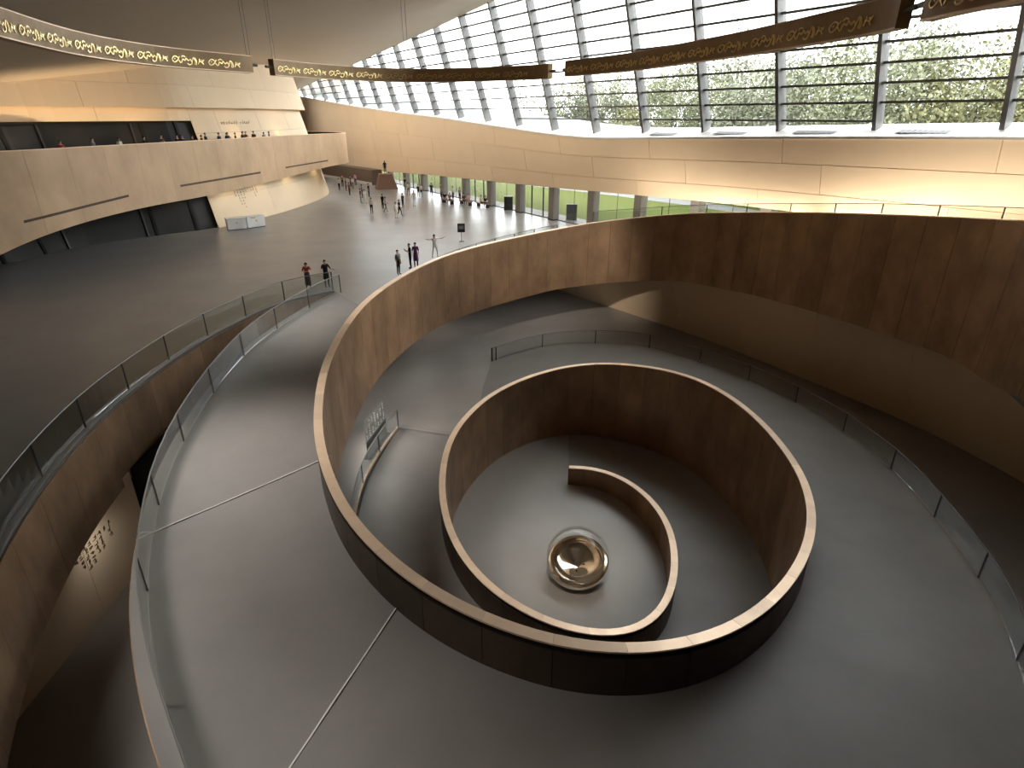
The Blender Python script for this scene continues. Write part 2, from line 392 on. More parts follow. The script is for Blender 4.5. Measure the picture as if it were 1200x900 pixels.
# ================================================================== RAMP (lower turn) AND PIT FLOOR
SLOT_PX = [(467, 501, Z_B1), (454, 518, Z_B1), (438, 543, Z_B1), (428, 562, Z_B1), (419, 592, Z_B1), (413, 625, Z_B1)]
SLOT = smooth_pts(resample(catmull([tuple(up(*p)) for p in SLOT_PX], 8), 0.4), 3)
PC = Vector((2.4, 20.5, 0))
def pol(p): return math.atan2(p[1] - PC.y, p[0] - PC.x)
def unwrap2(pts, start=None):
    out = []; last = start
    for p in pts:
        a = pol(p)
        if last is not None:
            while a < last - PI: a += 2 * PI
            while a > last + PI: a -= 2 * PI
        out.append(a); last = a
    return out
iW1 = w_index(27.5); iEnd = NW - 1
loop_out = list(SLOT) + [tuple(wpt(i, -HT + 0.04, 0)) for i in range(iW1, iS + 1)]
LA = unwrap2(loop_out)
def loop_at(a):
    while a < LA[0]: a += 2 * PI
    for k in range(len(LA) - 1):
        lo, hi = LA[k], LA[k + 1]
        if lo <= a <= hi: return Vector([lerp(x, y, (a - lo) / (hi - lo + 1e-9)) for x, y in zip(loop_out[k], loop_out[k + 1])])
    return Vector(loop_out[-1])
W2A = unwrap2([WD[i] for i in range(iS, NW)])
while W2A[0] > LA[0] + PI: W2A = [a - 2 * PI for a in W2A]
while W2A[0] < LA[0] - PI: W2A = [a + 2 * PI for a in W2A]
pit = empty('floor_pit'); setp(pit, 'dark grey sunken floor at the centre of the spiral pit', 'floor', kind='structure')
rows = []
for k, i in enumerate([iS] + list(range(iS, NW))):
    k = max(0, k - 1)
    z = max(min(ramp_z(i), Z_B1), Z_PIT)
    a = W2A[k]; q = Vector(SLOT[0]) if a < LA[0] else loop_at(a)
    p = wpt(i, HT - 0.02, z); q.z = z
    if not rows:
        z = Z_B1 + 0.004; p.z = q.z = z; p = p - WT[i] * 0.3; q = q - WT[i] * 0.3
    rows.append([lerp(p, q, j / 4) for j in range(5)])
grid_solid(rows, [[p - Vector((0, 0, 0.3)) for p in r] for r in rows], 'lower_ramp', M_RAMP, pit, True)
# centre floor: bounded by the innermost turn and, past its end, by the ring wall
ring = [wpt(i, -HT + 0.05, Z_PIT) for i in range(iS, NW)]
a0, a1 = W2A[-1], W2A[0] + 2 * PI
tail = []
for k in range(0, 40):
    a = lerp(a0 + 0.002, a1, k / 40.0); q = loop_at(a); q.z = Z_PIT; tail.append(q)
tail = [wpt(NW - 1, HT, Z_PIT)] + tail
cf = [Vector((PC.x, PC.y, Z_PIT))] + ring + tail
n = len(cf) - 1
mesh_obj('centre_floor', cf + [v - Vector((0, 0, .4)) for v in cf], [(0, 1 + k, 1 + (k + 1) % n) for k in range(n)] +
         [(n + 1, n + 2 + (k + 1) % n, n + 2 + k) for k in range(n)] + [(1 + k, n + 2 + k, n + 2 + (k + 1) % n, 1 + (k + 1) % n) for k in range(n)], M_FLOOR, pit)
# kerb under the slot railing
kerb_o = [[Vector(p) + Vector((0, 0, 0.08)), Vector(p) - Vector((0, 0, 1.6))] for p in SLOT]
st = tangents(SLOT)
kerb_i = [[a - Vector((t.y, -t.x, 0)) * -0.12 for a in r] for r, t in zip(kerb_o, st)]
grid_solid(kerb_o, kerb_i, 'slot_kerb', M_PALEBRONZE, pit)

# ================================================================== BASEMENT FLOOR (annulus round the pit)
b1 = empty('floor_basement'); setp(b1, 'grey basement floor lying below the hall around the pit', 'floor', kind='structure')
NB = 160; inner, outer = [], []
for k in range(NB):
    a = LA[0] + 2 * PI * k / NB
    p = loop_at(a) if a <= LA[-1] else lerp(Vector(loop_out[-1]), Vector(loop_out[0]), (a - LA[-1]) / (LA[0] + 2 * PI - LA[-1] + 1e-9))
    p.z = Z_B1; inner.append(p)
    d = Vector((math.cos(a), math.sin(a), 0)); t = min(abs(100 / d.x) if abs(d.x) > 1e-6 else 1e9, abs(130 / d.y) if abs(d.y) > 1e-6 else 1e9)
    outer.append(Vector((PC.x, PC.y, Z_B1)) + d * t)
mids = [lerp(a, b, 0.25) for a, b in zip(inner, outer)]
vs = inner + mids + outer; fs = []
for k in range(NB):
    k2 = (k + 1) % NB; fs += [(k, k2, NB + k2, NB + k), (NB + k, NB + k2, 2 * NB + k2, 2 * NB + k)]
mesh_obj('basement_slab', vs, fs, M_FLOOR, b1)
grid_solid([[p - Vector((0, 0, .06)), p - Vector((0, 0, 3.6))] for p in inner + inner[:1]], [[p + (p - PC).normalized() * 0.5 - Vector((0, 0, 0.08)), p + (p - PC).normalized() * 0.5 - Vector((0, 0, 3.6))] for p in inner + inner[:1]], 'pit_side', M_DSTEEL, b1)
MB().box(-100, 110, -20, 175, -10.6, -9.6).build('foundation', M_DARK, b1)

# ================================================================== HALL FLOOR
EDGE_PX = [(392, 341.5), (337, 353), (290, 373), (235, 402), (177, 442), (118, 492), (58, 560), (0, 651)]
EDGE = [up(a, b, 0) for a, b in EDGE_PX] + [Vector((-10.6, 8.2, 0)), Vector((-8.7, 5.2, 0)), Vector((-6.0, 2.2, 0)), Vector((-2.5, -0.4, 0)), Vector((2, -2.5, 0)), Vector((7, -4, 0))]
EDGE = [Vector(p) for p in smooth_pts(resample(catmull([tuple(p) for p in EDGE], 10), 0.5), 4)]
GD = Vector((3.23, -5.02, 0)); GS = GD.length; GD.normalize(); GN = Vector((GD.y, -GD.x, 0))     # glazing line direction and inward normal
def C(k): return Vector((0.8 + 3.23 * (k - 3), 65.9 - 5.02 * (k - 3), 0))
hall = empty('floor_hall'); setp(hall, 'polished grey floor of the great hall', 'floor', kind='structure')
poly = list(reversed(EDGE))                                    # from behind the camera up to the ramp head
poly += [wpt(i, 0.0, 0) for i in range(iH + 2, w_index(-1), -3)]      # along the spiral wall towards the right
poly += [C(14.0) + GN * -0.6, C(-14) + GN * -0.6, Vector((-95, 150, 0)), Vector((-95, -9, 0)), Vector((7, -9, 0))]
poly = [Vector((p.x, p.y, 0)) for p in poly]
me = bpy.data.meshes.new('hall_slab'); bm = bmesh.new()
f = bm.faces.new([bm.verts.new(p) for p in poly])
if f.normal.z == 0: f.normal_update()
r = bmesh.ops.extrude_face_region(bm, geom=[f]); bmesh.ops.translate(bm, vec=(0, 0, -0.5), verts=[v for v in r['geom'] if isinstance(v, bmesh.types.BMVert)])
bmesh.ops.recalc_face_normals(bm, faces=bm.faces); bmesh.ops.triangulate(bm, faces=bm.faces); bm.to_mesh(me); bm.free(); me.materials.append(M_HALL)
o = bpy.data.objects.new('hall_slab', me); COL.objects.link(o); o.parent = hall
# bronze fascia on the hall edge
FAS_LOW = [(4, 887), (35, 793), (62, 722), (93, 647), (155, 567), (182, 544), (330, 400)]
et = tangents(EDGE); fas = empty('wall_hall_edge'); setp(fas, 'bronze clad fascia under the curved edge of the hall floor', 'fascia', kind='structure')
for a in range(0, len(EDGE) - 1, 4):
    P0, P1 = [], []; ids = list(range(a, min(a + 4, len(EDGE) - 1) + 1))
    for k, i in enumerate(ids):
        n = Vector((-et[i].y, et[i].x, 0)); g = et[i] * (0.006 if k == 0 else (-0.006 if k == len(ids) - 1 else 0))
        h = 2.75
        P0.append([EDGE[i] + n * 0.06 + g - Vector((0, 0, h)), EDGE[i] + n * 0.06 + g - Vector((0, 0, 0.06))]); P1.append([p - n * 0.04 for p in P0[-1]])
    grid_solid(P0, P1, 'fascia_panel', M_BRONZE, fas, True)
P0 = [[p - Vector((-t.y, t.x, 0)) * 0.0 + Vector((0, 0, -2.7)), p + Vector((0, 0, 0.05))] for p, t in zip(EDGE, et)]
P1 = [[p - Vector((-t.y, t.x, 0)) * 0.35 + Vector((0, 0, -2.7)), p - Vector((-t.y, t.x, 0)) * 0.35 + Vector((0, 0, 0.05))] for p, t in zip(EDGE, et)]
grid_solid(P0, P1, 'edge_kerb', M_STEEL, fas)

# ================================================================== UP-RAMP AT RIGHT
upr = empty('floor_up_ramp'); setp(upr, 'narrow ramp rising behind the parapet along the window side', 'ramp', kind='structure')
up_rows = []
for i in range(w_index(-6), w_index(14.5) + 1):
    c = WD[i][3]; wdt = interp([-6, 0, 6, 9, 14.5], [2.4, 2.2, 2.3, 3.0, 0.5], c)
    z = max(0.01, ramp_z(i)); up_rows.append([wpt(i, HT - 0.02, z), wpt(i, wdt, z)])
grid_solid(up_rows, [[p - Vector((0, 0, min(1.8, max(0.02, p.z - 0.0)))) if p.z < 1.8 else p - Vector((0, 0, 1.8)) for p in r] for r in up_rows], 'ramp_slab', M_RAMP, upr, True)
for c_ in [0.6 + 0.55 * j for j in range(16)]:      # added fill spots hidden behind the parapet, brightening the band wall
    i = w_index(c_); p_ = wpt(i, interp([-6, 0, 6, 9, 14.5], [2.4, 2.2, 2.3, 3.0, 0.5], c_) + 0.12, max(0, ramp_z(i)) + 0.05); spot(p_, p_ + w_norm(i) * 2.2 + Vector((0, 0, 4.5)), 105, 160, (1, 0.9, 0.77), 0.05, 1.0)
# ================================================================== GLASS RAILINGS
def railing(path, label, h=1.08, post=3.0, posts=None, group=None, lean=0.0):
    root = empty('glass_railing', path[0]); setp(root, label, 'railing', group)
    inv = -Vector(path[0]); pts = [Vector(p) + inv for p in path]; U = Vector((0, 0, 1))
    step = max(1, int(round(post / (pts[1] - pts[0]).length))); ids = list(range(0, len(pts) - 1, step))
    if len(pts) - 1 - ids[-1] < step * 0.5 and len(ids) > 1: ids[-1] = len(pts) - 1
    else: ids.append(len(pts) - 1)
    tn = tangents(pts)
    for i in ids:
        MB().bar(pts[i], pts[i] + U * h, 0.025, 0.06, tn[i]).build('post', M_DSTEEL, root)
    for a, b in zip(ids, ids[1:]):
        r = list(range(a, b + 1)); r = r[::max(1, len(r) // 6)]; r = r if r[-1] == b else r + [b]
        P0, P1 = [], []
        for k, i in enumerate(r):
            g = tn[i] * (0.03 if k == 0 else (-0.03 if k == len(r) - 1 else 0)); n = Vector((tn[i].y, -tn[i].x, 0)) * 0.008
            P0.append([pts[i] + g + n + U * 0.04, pts[i] + g + n + U * (h - 0.03)]); P1.append([pts[i] + g - n + U * 0.04, pts[i] + g - n + U * (h - 0.03)])
        grid_solid(P0, P1, 'glass_panel', M_GLASS, root)
    m = MB(); m.tube([p + U * h for p in pts[::2]] + ([pts[-1] + U * h] if (len(pts) - 1) % 2 else []), 0.022, 6); m.build('handrail', M_STEEL, root, True)
    return root
hall_rail_path = [p + Vector((0, 0, 0.05)) - Vector((-t.y, t.x, 0)) * 0.18 for p, t in zip(EDGE, et)]
hall_rail_path = [p for p in hall_rail_path if p.y > 3]
railing(hall_rail_path, 'long glass railing along the curved hall edge at left', post=3.0)
ramp_rail = []
for k in range(0, len(strip)):
    a, b = strip[k]; d = (a - b); d.z = 0
    if WA[min(iH, i_first) - 2 + k] < OA[0]: continue
    ramp_rail.append(b + d.normalized() * 0.38)
kq = min(range(len(ramp_rail)), key=lambda i: (ramp_rail[i] - Vector((4, 3.2, -2.4))).length)
railing(ramp_rail[:kq], 'glass railing on the outer edge of the wide grey ramp in the foreground', post=3.2)
railing(ramp_rail[kq + 1:], 'dark glass railing curving along the far right edge of the ramp', h=1.0, post=3.4)
railing([Vector(p) + Vector((0, 0, 0.08)) for p in SLOT], 'short glass railing beside the lower ramp with a translucent sign behind', h=1.0, post=2.6)

upo = [r[1] + (r[0] - r[1]).normalized() * 0.1 for r in up_rows]
upc = [WD[i][3] for i in range(w_index(-6), w_index(14.5) + 1)]
railing([p for p, c in zip(upo, upc) if -1.5 < c < 9.2], 'glass railing of the rising ramp seen against the tan band wall', h=1.7, post=3.0)
railing([p for p, c in zip(upo, upc) if 9.8 < c < 14.4], 'low glass railing ending at the foot of the rising ramp near the hall', h=1.1, post=2.0)
# ================================================================== RIGHT-HAND WINDOW WALL
LEAN = 0.31
def gpt(k, z, off=0.0): return C(k) + GN * (LEAN * (z - 8.5) + off) + Vector((0, 0, z))
BAND_TOP = [(340, 110.5), (348, 112), (420, 125), (470, 132), (517, 137.5), (573, 146), (640, 156), (690, 161.5), (742, 161.3), (882, 160), (1110, 160), (1200, 160.5), (1400, 162)]
BAND_LOW = [(380, 193.5), (399, 195), (437, 200), (463, 202), (503, 205), (575, 212.5), (607, 216), (643, 219.5), (687, 223.6), (740, 228), (800, 234), (842, 237.5), (872, 240.5), (920, 248), (1000, 262), (1200, 300)]
BT_OFF, BL_OFF = 1.3, 0.35
KS = [-13 + 0.5 * j for j in range(55)]                # -13 .. 14
bt = []; bl = []
for k in KS:
    p = C(k) + GN * BT_OFF; z = z_on_curve(p, BAND_TOP); bt.append(Vector((p.x, p.y, z)))
    p = C(k) + GN * BL_OFF; z = z_on_curve(p, BAND_LOW); bl.append(Vector((p.x, p.y, max(1.0, z) if k < 7.6 else 3.9 + 0.04 * (k - 7.6))))
def sm(pts, it):
    q = smooth_pts([tuple(p) for p in pts], it); return [Vector(p) for p in q]
bt = sm(bt, 1); bl = sm(bl, 2)
print('band', [(k, round(a.z, 1), round(b.z, 1)) for k, a, b in zip(KS, bt, bl)][::4])
def band(k, v):
    f = (k + 13) / 0.5; i = max(0, min(len(KS) - 2, int(f))); t = f - i
    return lerp(lerp(bl[i], bl[i + 1], t), lerp(bt[i], bt[i + 1], t), v)
wr = empty('wall_right'); setp(wr, 'long tan stone band wall below the slanted window', 'wall', kind='structure')
P0 = [[band(k, v) - GN * 0.04 for v in (0, 1)] for k in KS]
P1 = [[bl[i] - GN * 0.5, bt[i] - GN * 0.5] for i in range(len(KS))]
grid_solid(P0, P1, 'core', M_DARK if False else M_TAN, wr)
for k in range(8, 14):                              # solid infill below the band beyond the glass front
    q_ = [C(k + (0.6 if k == 8 else 0)) + GN * 0.3, C(k + 1) + GN * 0.3]
    MB().hexa([q_[0], q_[1], q_[1] - GN * .3, q_[0] - GN * .3], [v + Vector((0, 0, 4.1)) for v in (q_[0], q_[1], q_[1] - GN * .3, q_[0] - GN * .3)]).build('infill_panel', M_TAN, wr)
rowsv = [(0.0, 0.27), (0.27, 0.65), (0.65, 1.0)]
def slab_panel(S, u0, u1, v0, v1, n, th, gu, gv, name, m, parent, nu=3):
    P0 = []; P1 = []
    for j in range(nu + 1):
        u = lerp(u0 + gu, u1 - gu, j / nu)
        a, b = S(u, v0 + gv), S(u, v1 - gv); P0.append([a, b]); P1.append([a - n(u) * th, b - n(u) * th])
    return grid_solid(P0, P1, name, m, parent)
for r, (v0, v1) in enumerate(rowsv):
    k = -13 + [0.0, 0.62, 0.28][r]; first = True
    u = -13.0
    while u < 14 - 1e-6:
        w = (1.9 if r != 1 else 1.75)
        nxt = min(14.0, (k if first else u + w)); first = False
        if nxt - u > 0.05: slab_panel(band, u, nxt, v0, v1, lambda u: GN, 0.04, 0.003, 0.004, 'stone_panel', M_TAN, wr, 4)
        u = nxt
LEDGE_UP = lambda k: interp([-13, 0, 4, 6, 14], [0.12, 0.2, 0.3, 0.6, 0.6], k)
# ledge between band and glass
lg = empty('trim_1'); setp(lg, 'white ledge along the foot of the slanted window', 'ledge', kind='structure')
top_l = [[bt[i] + GN * 0.05 + Vector((0, 0, 0.0)), C(k) - GN * 0.6 + Vector((0, 0, bt[i].z + LEDGE_UP(k)))] for i, k in enumerate(KS)]
grid_solid(top_l, [[p - Vector((0, 0, 0.12)) for p in r] for r in top_l], 'ledge_slab', M_LEDGE, lg)
def sill_z(k): return interp(KS, [b.z for b in bt], k) + LEDGE_UP(k) * 0.75
# ceiling edge on the glass plane
CE0, CE1 = Vector((-41.8, 129.0, 13.9)), Vector((-1.7, 63.8, 18.9))
kA = (CE0 - C(0)).to_2d().dot(GD.to_2d()) / GS; kB = (CE1 - C(0)).to_2d().dot(GD.to_2d()) / GS
def ceil_edge_z(k):                                   # eye-shaped opening: straight rise in view, closed beyond the frame to cut light at right
    if k < 3.5: return CE0.z + (CE1.z - CE0.z) * (k - kA) / (kB - kA)
    return interp([3.5, 5, 6.5, 8, 9.5, 11, 12.5, 14], [19.15, 19.5, 19.0, 17.6, 15.9, 13.6, 10.2, 8.8], k)
win = empty('window_1'); setp(win, 'tall slanted glass wall with steel mullions and horizontal transoms', 'window', kind='structure')
GK = list(range(-11, 15))
for k in GK:
    a = gpt(k, min(sill_z(min(k, 14)), ceil_edge_z(k))); b = gpt(k, ceil_edge_z(k) + 0.2)
    if b.z - a.z < 0.3: continue
    nrm = (GN * 1 + Vector((0, 0, -LEAN))).normalized()
    MB().bar(a - Vector((0, 0, 0.05)), b, 0.22, 0.75, nrm).build('mullion', M_STEEL, win)
ZT = [9.2 + 0.93 * j for j in range(0, 18)]
for k in GK[:-1]:
    sz = max(sill_z(min(k, 14)), sill_z(min(k + 1, 14))); cz = ceil_edge_z(k + 0.5)
    # panes between transoms
    zs = [sz + 0.02] + [z for z in ZT if sz + 0.3 < z < cz - 0.05] + [cz + 0.1]
    for z0, z1 in zip(zs, zs[1:]):
        if z0 >= z1: continue
        a = [gpt(k + .02, z0 + .02, -.15), gpt(k + .98, z0 + .02, -.15), gpt(k + .98, z1 - .02, -.15), gpt(k + .02, z1 - .02, -.15)]
        MB().hexa(a, [p - GN * 0.02 for p in a]).build('pane', M_WGLASS, win)
    for z in zs[1:-1]:
        MB().bar(gpt(k + 0.02, z), gpt(k + 0.98, z), 0.25, 0.12).build('transom', M_STEEL, win)
# ground floor glazing: columns, panes, door frames
lw = empty('window_2'); setp(lw, 'ground floor glass front below the tan band wall', 'window', kind='structure')
ga = math.atan2(GD.y, GD.x)
def low_z(k): return interp(KS, [b.z for b in bl], k)
for k in range(-3, 11):
    z1 = low_z(k) + 0.4; p0, p1 = C(k) - GN * 0.45, C(k) + GN * 0.25
    c = empty('concrete_column', C(k)); setp(c, 'grey square column of the ground floor glass front, %s from the far end' % ('first', 'second', 'third', 'fourth', 'fifth', 'sixth', 'seventh', 'eighth', 'ninth', 'tenth', 'eleventh', 'twelfth', 'thirteenth', 'fourteenth')[k + 3], 'column', 'columns of the ground floor glass front')
    w = GD * 0.42
    MB().hexa([v - C(k) for v in (p0 - w, p0 + w, p1 + w, p1 - w)], [v - C(k) + Vector((0, 0, z1)) for v in (p0 - w, p0 + w, p1 + w, p1 - w)]).build('shaft', M_COLUMN, c)
    w2 = GD * 0.44
    MB().hexa([v - C(k) for v in (p0 - w2, p0 + w2, p1 + GN * .02 + w2, p1 + GN * .02 - w2)], [v - C(k) + Vector((0, 0, 0.12)) for v in (p0 - w2, p0 + w2, p1 + GN * .02 + w2, p1 + GN * .02 - w2)]).build('plinth', M_DSTEEL, c)
for k in range(-3, 10):
    for a_, b_ in ((0.08, 0.5), (0.5, 0.92)):
        zt = low_z(k + (a_ + b_) / 2) + 0.3
        q = [C(k + a_) - GN * 0.3, C(k + b_) - GN * 0.3, C(k + b_) - GN * 0.3 + Vector((0, 0, zt)), C(k + a_) - GN * 0.3 + Vector((0, 0, zt))]
        MB().hexa(q, [p - GN * 0.02 for p in q]).build('pane', M_WGLASS, lw)
    for s in ((0.32, 0.66) if k in (1, 3, -2) else (0.5,)):
        wd = 0.10 if k in (1, 3, -2) else 0.03
        p = C(k + s) - GN * 0.28; MB().bar(p, p + Vector((0, 0, low_z(k + s) + 0.3)), wd, wd, GD).build('frame_post', M_DSTEEL, lw)
    p, q = C(k + 0.07) - GN * 0.3, C(k + 0.93) - GN * 0.3
    MB().bar(p + Vector((0, 0, .05)), q + Vector((0, 0, .05)), 0.1, 0.1).build('threshold', M_STEEL, lw)

# ================================================================== CEILING
CE2 = Vector((-32.0, 42.0, 12.2))
cn = (CE1 - CE0).cross(CE2 - CE0); cn.normalize()
def ceil_z(x, y): return CE0.z - (cn.x * (x - CE0.x) + cn.y * (y - CE0.y)) / cn.z
print('ceil over camera', ceil_z(0, 0), 'at drum far', ceil_z(-28.6, 75))
def ce_pt(k): 
    z = ceil_edge_z(k); return gpt(k, z)
ceil = empty('ceiling'); setp(ceil, 'smooth sloping beige ceiling over the hall', 'ceiling', kind='structure')
EK = [-16, -8, -2, 1, 3.5, 5, 6.5, 8, 9.5, 11, 12.5, 14, 17]
NL = 12
def ceil_pt(s, t): 
    i = min(int(s), len(EK) - 1); e = gpt(EK[i], max(9.0, ceil_edge_z(EK[i]))); f = lerp(Vector((-95, 170, 0)), Vector((-95, -14, 0)), s / (len(EK) - 1))
    if EK[i] == 17: e = Vector((42, -14, 9.0))
    p = lerp(e, f, t); q_ = max(0.0, 1 - t * (f - e).length / 26.0); p.z = ceil_z(p.x, p.y) + (e.z - ceil_z(e.x, e.y)) * q_ * q_ * (3 - 2 * q_); return p
TT = [0, .04, .08, .12, .16, .2, .25, .35, .5, .75, 1]
for j in range(10):
    P0 = [[ceil_pt(s, TT[j]), ceil_pt(s, TT[j + 1])] for s in range(len(EK))]
    grid_solid(P0, [[p + Vector((0, 0, 0.5)) for p in r] for r in P0], 'ceiling_panel', M_CEIL, ceil, True)

# ================================================================== LEFT DRUM WALLS AND GALLERY
BASE_PX = [(385.5, 226), (381, 230.5), (367, 237), (345, 244.5), (320, 252), (257, 267.3), (200, 275), (150, 282), (80, 293), (0, 312)]
db = [up(a, b, 0) for a, b in BASE_PX]
db = [Vector((-48, 100, 0)), Vector((-34, 97, 0)), Vector((-27.5, 91.5, 0))] + db + [Vector((-41, 33, 0)), Vector((-50, 22, 0)), Vector((-62, 12, 0))]
DB = [Vector(p) for p in smooth_pts(resample(catmull([tuple(p) for p in db], 10), 0.6), 6)]
dt = tangents(DB); DL = len(DB) - 1
def drum(u, z, off=0.0):                    # u = dense index (float), z height, off = towards the hall
    i = max(0, min(DL - 1, int(u))); t = u - i; p = lerp(DB[i], DB[i + 1], t); d = lerp(dt[i], dt[i + 1], t)
    n = Vector((-d.y, d.x, 0)).normalized()            # towards the hall (path runs far -> near)
    return p + n * (off - 0.25 * z) + Vector((0, 0, z))
def dnorm(u):
    i = max(0, min(DL - 1, int(u))); d = dt[i]; return Vector((-d.y, d.x, 0)).normalized()
def u_at_px(px, z, off=0.0):
    return min([j * 0.25 for j in range(0, DL * 4)], key=lambda u: abs(proj(drum(u, z, off))[0] - px) + (0 if drum(u, z, off).y < 90 else 1e3))
wl = empty('wall_left'); setp(wl, 'leaning cream drum wall behind the gallery at left', 'wall', kind='structure')
uD = u_at_px(256, 0); uD2 = u_at_px(228, 8.4)
P = lambda u0, u1, z0, z1, off, m, name, nu=6, th=0.06: slab_panel(lambda u, z: drum(u, z, off), u0, u1, z0, z1, dnorm, th, 0.02, 0.008, name, m, wl, nu)
P0 = [[drum(u, z, -0.8) for z in (0, 14)] for u in range(0, DL, 3)]
grid_solid(P0, [[p + Vector((-0.3, 0, 0)) for p in r] for r in P0], 'core', M_DARK, wl)
def rows_of(u0, u1, zs, off, m, wid, name):
    for r, (z0, z1) in enumerate(zip(zs, zs[1:])):
        u = u0; first = True
        while u < u1 - 0.01:
            nx = min(u1, u + (wid * (0.55 if r % 2 else 1.0) if first else wid)); first = False
            if u1 - nx < wid * 0.3: nx = u1
            P(u, nx, z0, z1, off, m, name); u = nx
rows_of(0, uD, [0, 2.6, 5.2], 0, M_CREAM, 12, 'wall_panel')
rows_of(0, uD2, [5.2, 8.0, 10.3], 0, M_CREAM, 12, 'wall_panel')
rows_of(uD2, DL, [9.05, 10.3], 0, M_CREAM, 14, 'wall_panel')
rows_of(uD, DL, [4.6, 6.6], 0, M_CREAM, 14, 'wall_panel')
# upper ring overhang
ringw = empty('wall_upper_ring'); setp(ringw, 'projecting curved cream ring wall under the ceiling at left', 'wall', kind='structure')
for r, (z0, z1) in enumerate(((10.1, 11.9), (11.9, 15.2))):
    u = 0
    while u < DL:
        nx = min(DL, u + (10 if (r == 1 and u == 0) else 16))
        slab_panel(lambda u, z: drum(u, z, 0.75), u, nx, z0, z1, dnorm, 0.7, 0.015, 0.006, 'ring_panel', M_CREAM, ringw, 8); u = nx
# dark doors: lower opening and gallery opening
def door_bank(name, label, u0, u1, z0, z1, lean0, n):
    d = empty(name); setp(d, label, 'doors', kind='structure')
    S = lambda u, z: drum(u, z, -0.45)
    w = (u1 - u0) / n
    for j in range(n):
        a, b = u0 + j * w, u0 + (j + 1) * w
        slab_panel(S, a, b, z0, z1, dnorm, 0.06, 0.02, 0.0, 'door_panel', M_BLACKDOOR, d, 4)
        if j % 2 == 0:      # a raised door leaf with frame
            for (aa, bb, za, zb) in ((a + w * .3, a + w * .34, z0, z0 + 2.6), (a + w * .86, a + w * .9, z0, z0 + 2.6), (a + w * .3, a + w * .9, z0 + 2.6, z0 + 2.75)):
                slab_panel(lambda u, z: drum(u, z, -0.36), aa, bb, za, zb, dnorm, 0.1, 0, 0, 'door_frame', M_DARK, d, 2)
        slab_panel(lambda u, z: drum(u, z, -0.3), a - 0.12, a + 0.12, z0, z1, dnorm, 0.15, 0, 0, 'door_pilaster', M_DSTEEL, d, 1)
    slab_panel(lambda u, z: drum(u, z, -0.2), u0, u1, z1 - 0.15, z1, dnorm, 0.3, 0, 0, 'head_frame', M_DARK, d, 10)
    return d
door_bank('door_1', 'bank of black doors in the drum wall at hall level', uD, DL - 6, 0, 4.6, 0, 9)
door_bank('door_2', 'bank of black doors on the gallery behind its parapet', uD2, DL - 6, 6.5, 9.05, 0, 9)
# gallery parapet
G_TOP = [(0, 178), (100, 172.5), (200, 167), (300, 161.3), (353, 158.2), (385, 156.8), (400, 156.4)]
G_LOW = [(-60, 330), (0, 298), (33, 280), (100, 260), (167, 243), (247, 229), (320, 212), (375, 198), (397, 192.5), (410, 189)]
ZG = 7.5
gp = [tuple(up(a, b, ZG)) for a, b in G_TOP]
gp = [(-41, 18, ZG), (-35.5, 29, ZG)] + gp
e = gp[-1]; gp += [(e[0] - 0.2, e[1] + 3.0, ZG), (e[0] - 2.5, e[1] + 6.5, ZG), (e[0] - 7, e[1] + 10, ZG), (e[0] - 13, e[1] + 13, ZG)]
GP = [Vector(p) for p in smooth_pts(resample(catmull(gp, 10), 0.6), 4)]; gt = tangents(GP)
glow = [z_on_curve(p, G_LOW) for p in GP]
jend = min(range(len(GP)), key=lambda i: (GP[i] - Vector(e)).length)
glow = [z if i <= jend else max(glow[jend], 3.4) for i, z in enumerate(glow)]
for _ in range(20): glow = [glow[0]] + [(glow[i - 1] + 2 * glow[i] + glow[i + 1]) / 4 for i in range(1, len(glow) - 1)] + [glow[-1]]
print('gallery low', [round(z, 1) for z in glow[::10]])
gal = empty('wall_gallery'); setp(gal, 'pale bronze gallery parapet curving above the hall at left', 'parapet', kind='structure')
def g_n(i): return Vector((gt[i].y, -gt[i].x, 0))        # towards the hall
P0 = [[GP[i] + Vector((0, 0, glow[i] - ZG + 0.02)) - g_n(i) * 0.04, GP[i] - g_n(i) * 0.04 - Vector((0, 0, 0.02))] for i in range(len(GP))]
P1 = [[p - g_n(i) * 0.3 for p in r] for i, r in enumerate(P0)]
grid_solid(P0, P1, 'core', M_DARK, gal)
for a in range(0, len(GP) - 1, 5):
    ids = list(range(a, min(a + 5, len(GP) - 1) + 1)); P0, P1 = [], []
    for k, i in enumerate(ids):
        g = gt[i] * (0.006 if k == 0 else (-0.006 if k == len(ids) - 1 else 0))
        P0.append([GP[i] + g + Vector((0, 0, glow[i] - ZG)), GP[i] + g]); P1.append([p - g_n(i) * 0.04 for p in P0[-1]])
    grid_solid(P0, P1, 'parapet_panel', M_PALEBRONZE, gal, True)
P0 = [[GP[i] + g_n(i) * 0.01 - Vector((0, 0, .0)), GP[i] - g_n(i) * 0.35] for i in range(len(GP))]
grid_solid(P0, [[p + Vector((0, 0, 0.04)) for p in r] for r in P0], 'coping', M_COPE, gal)
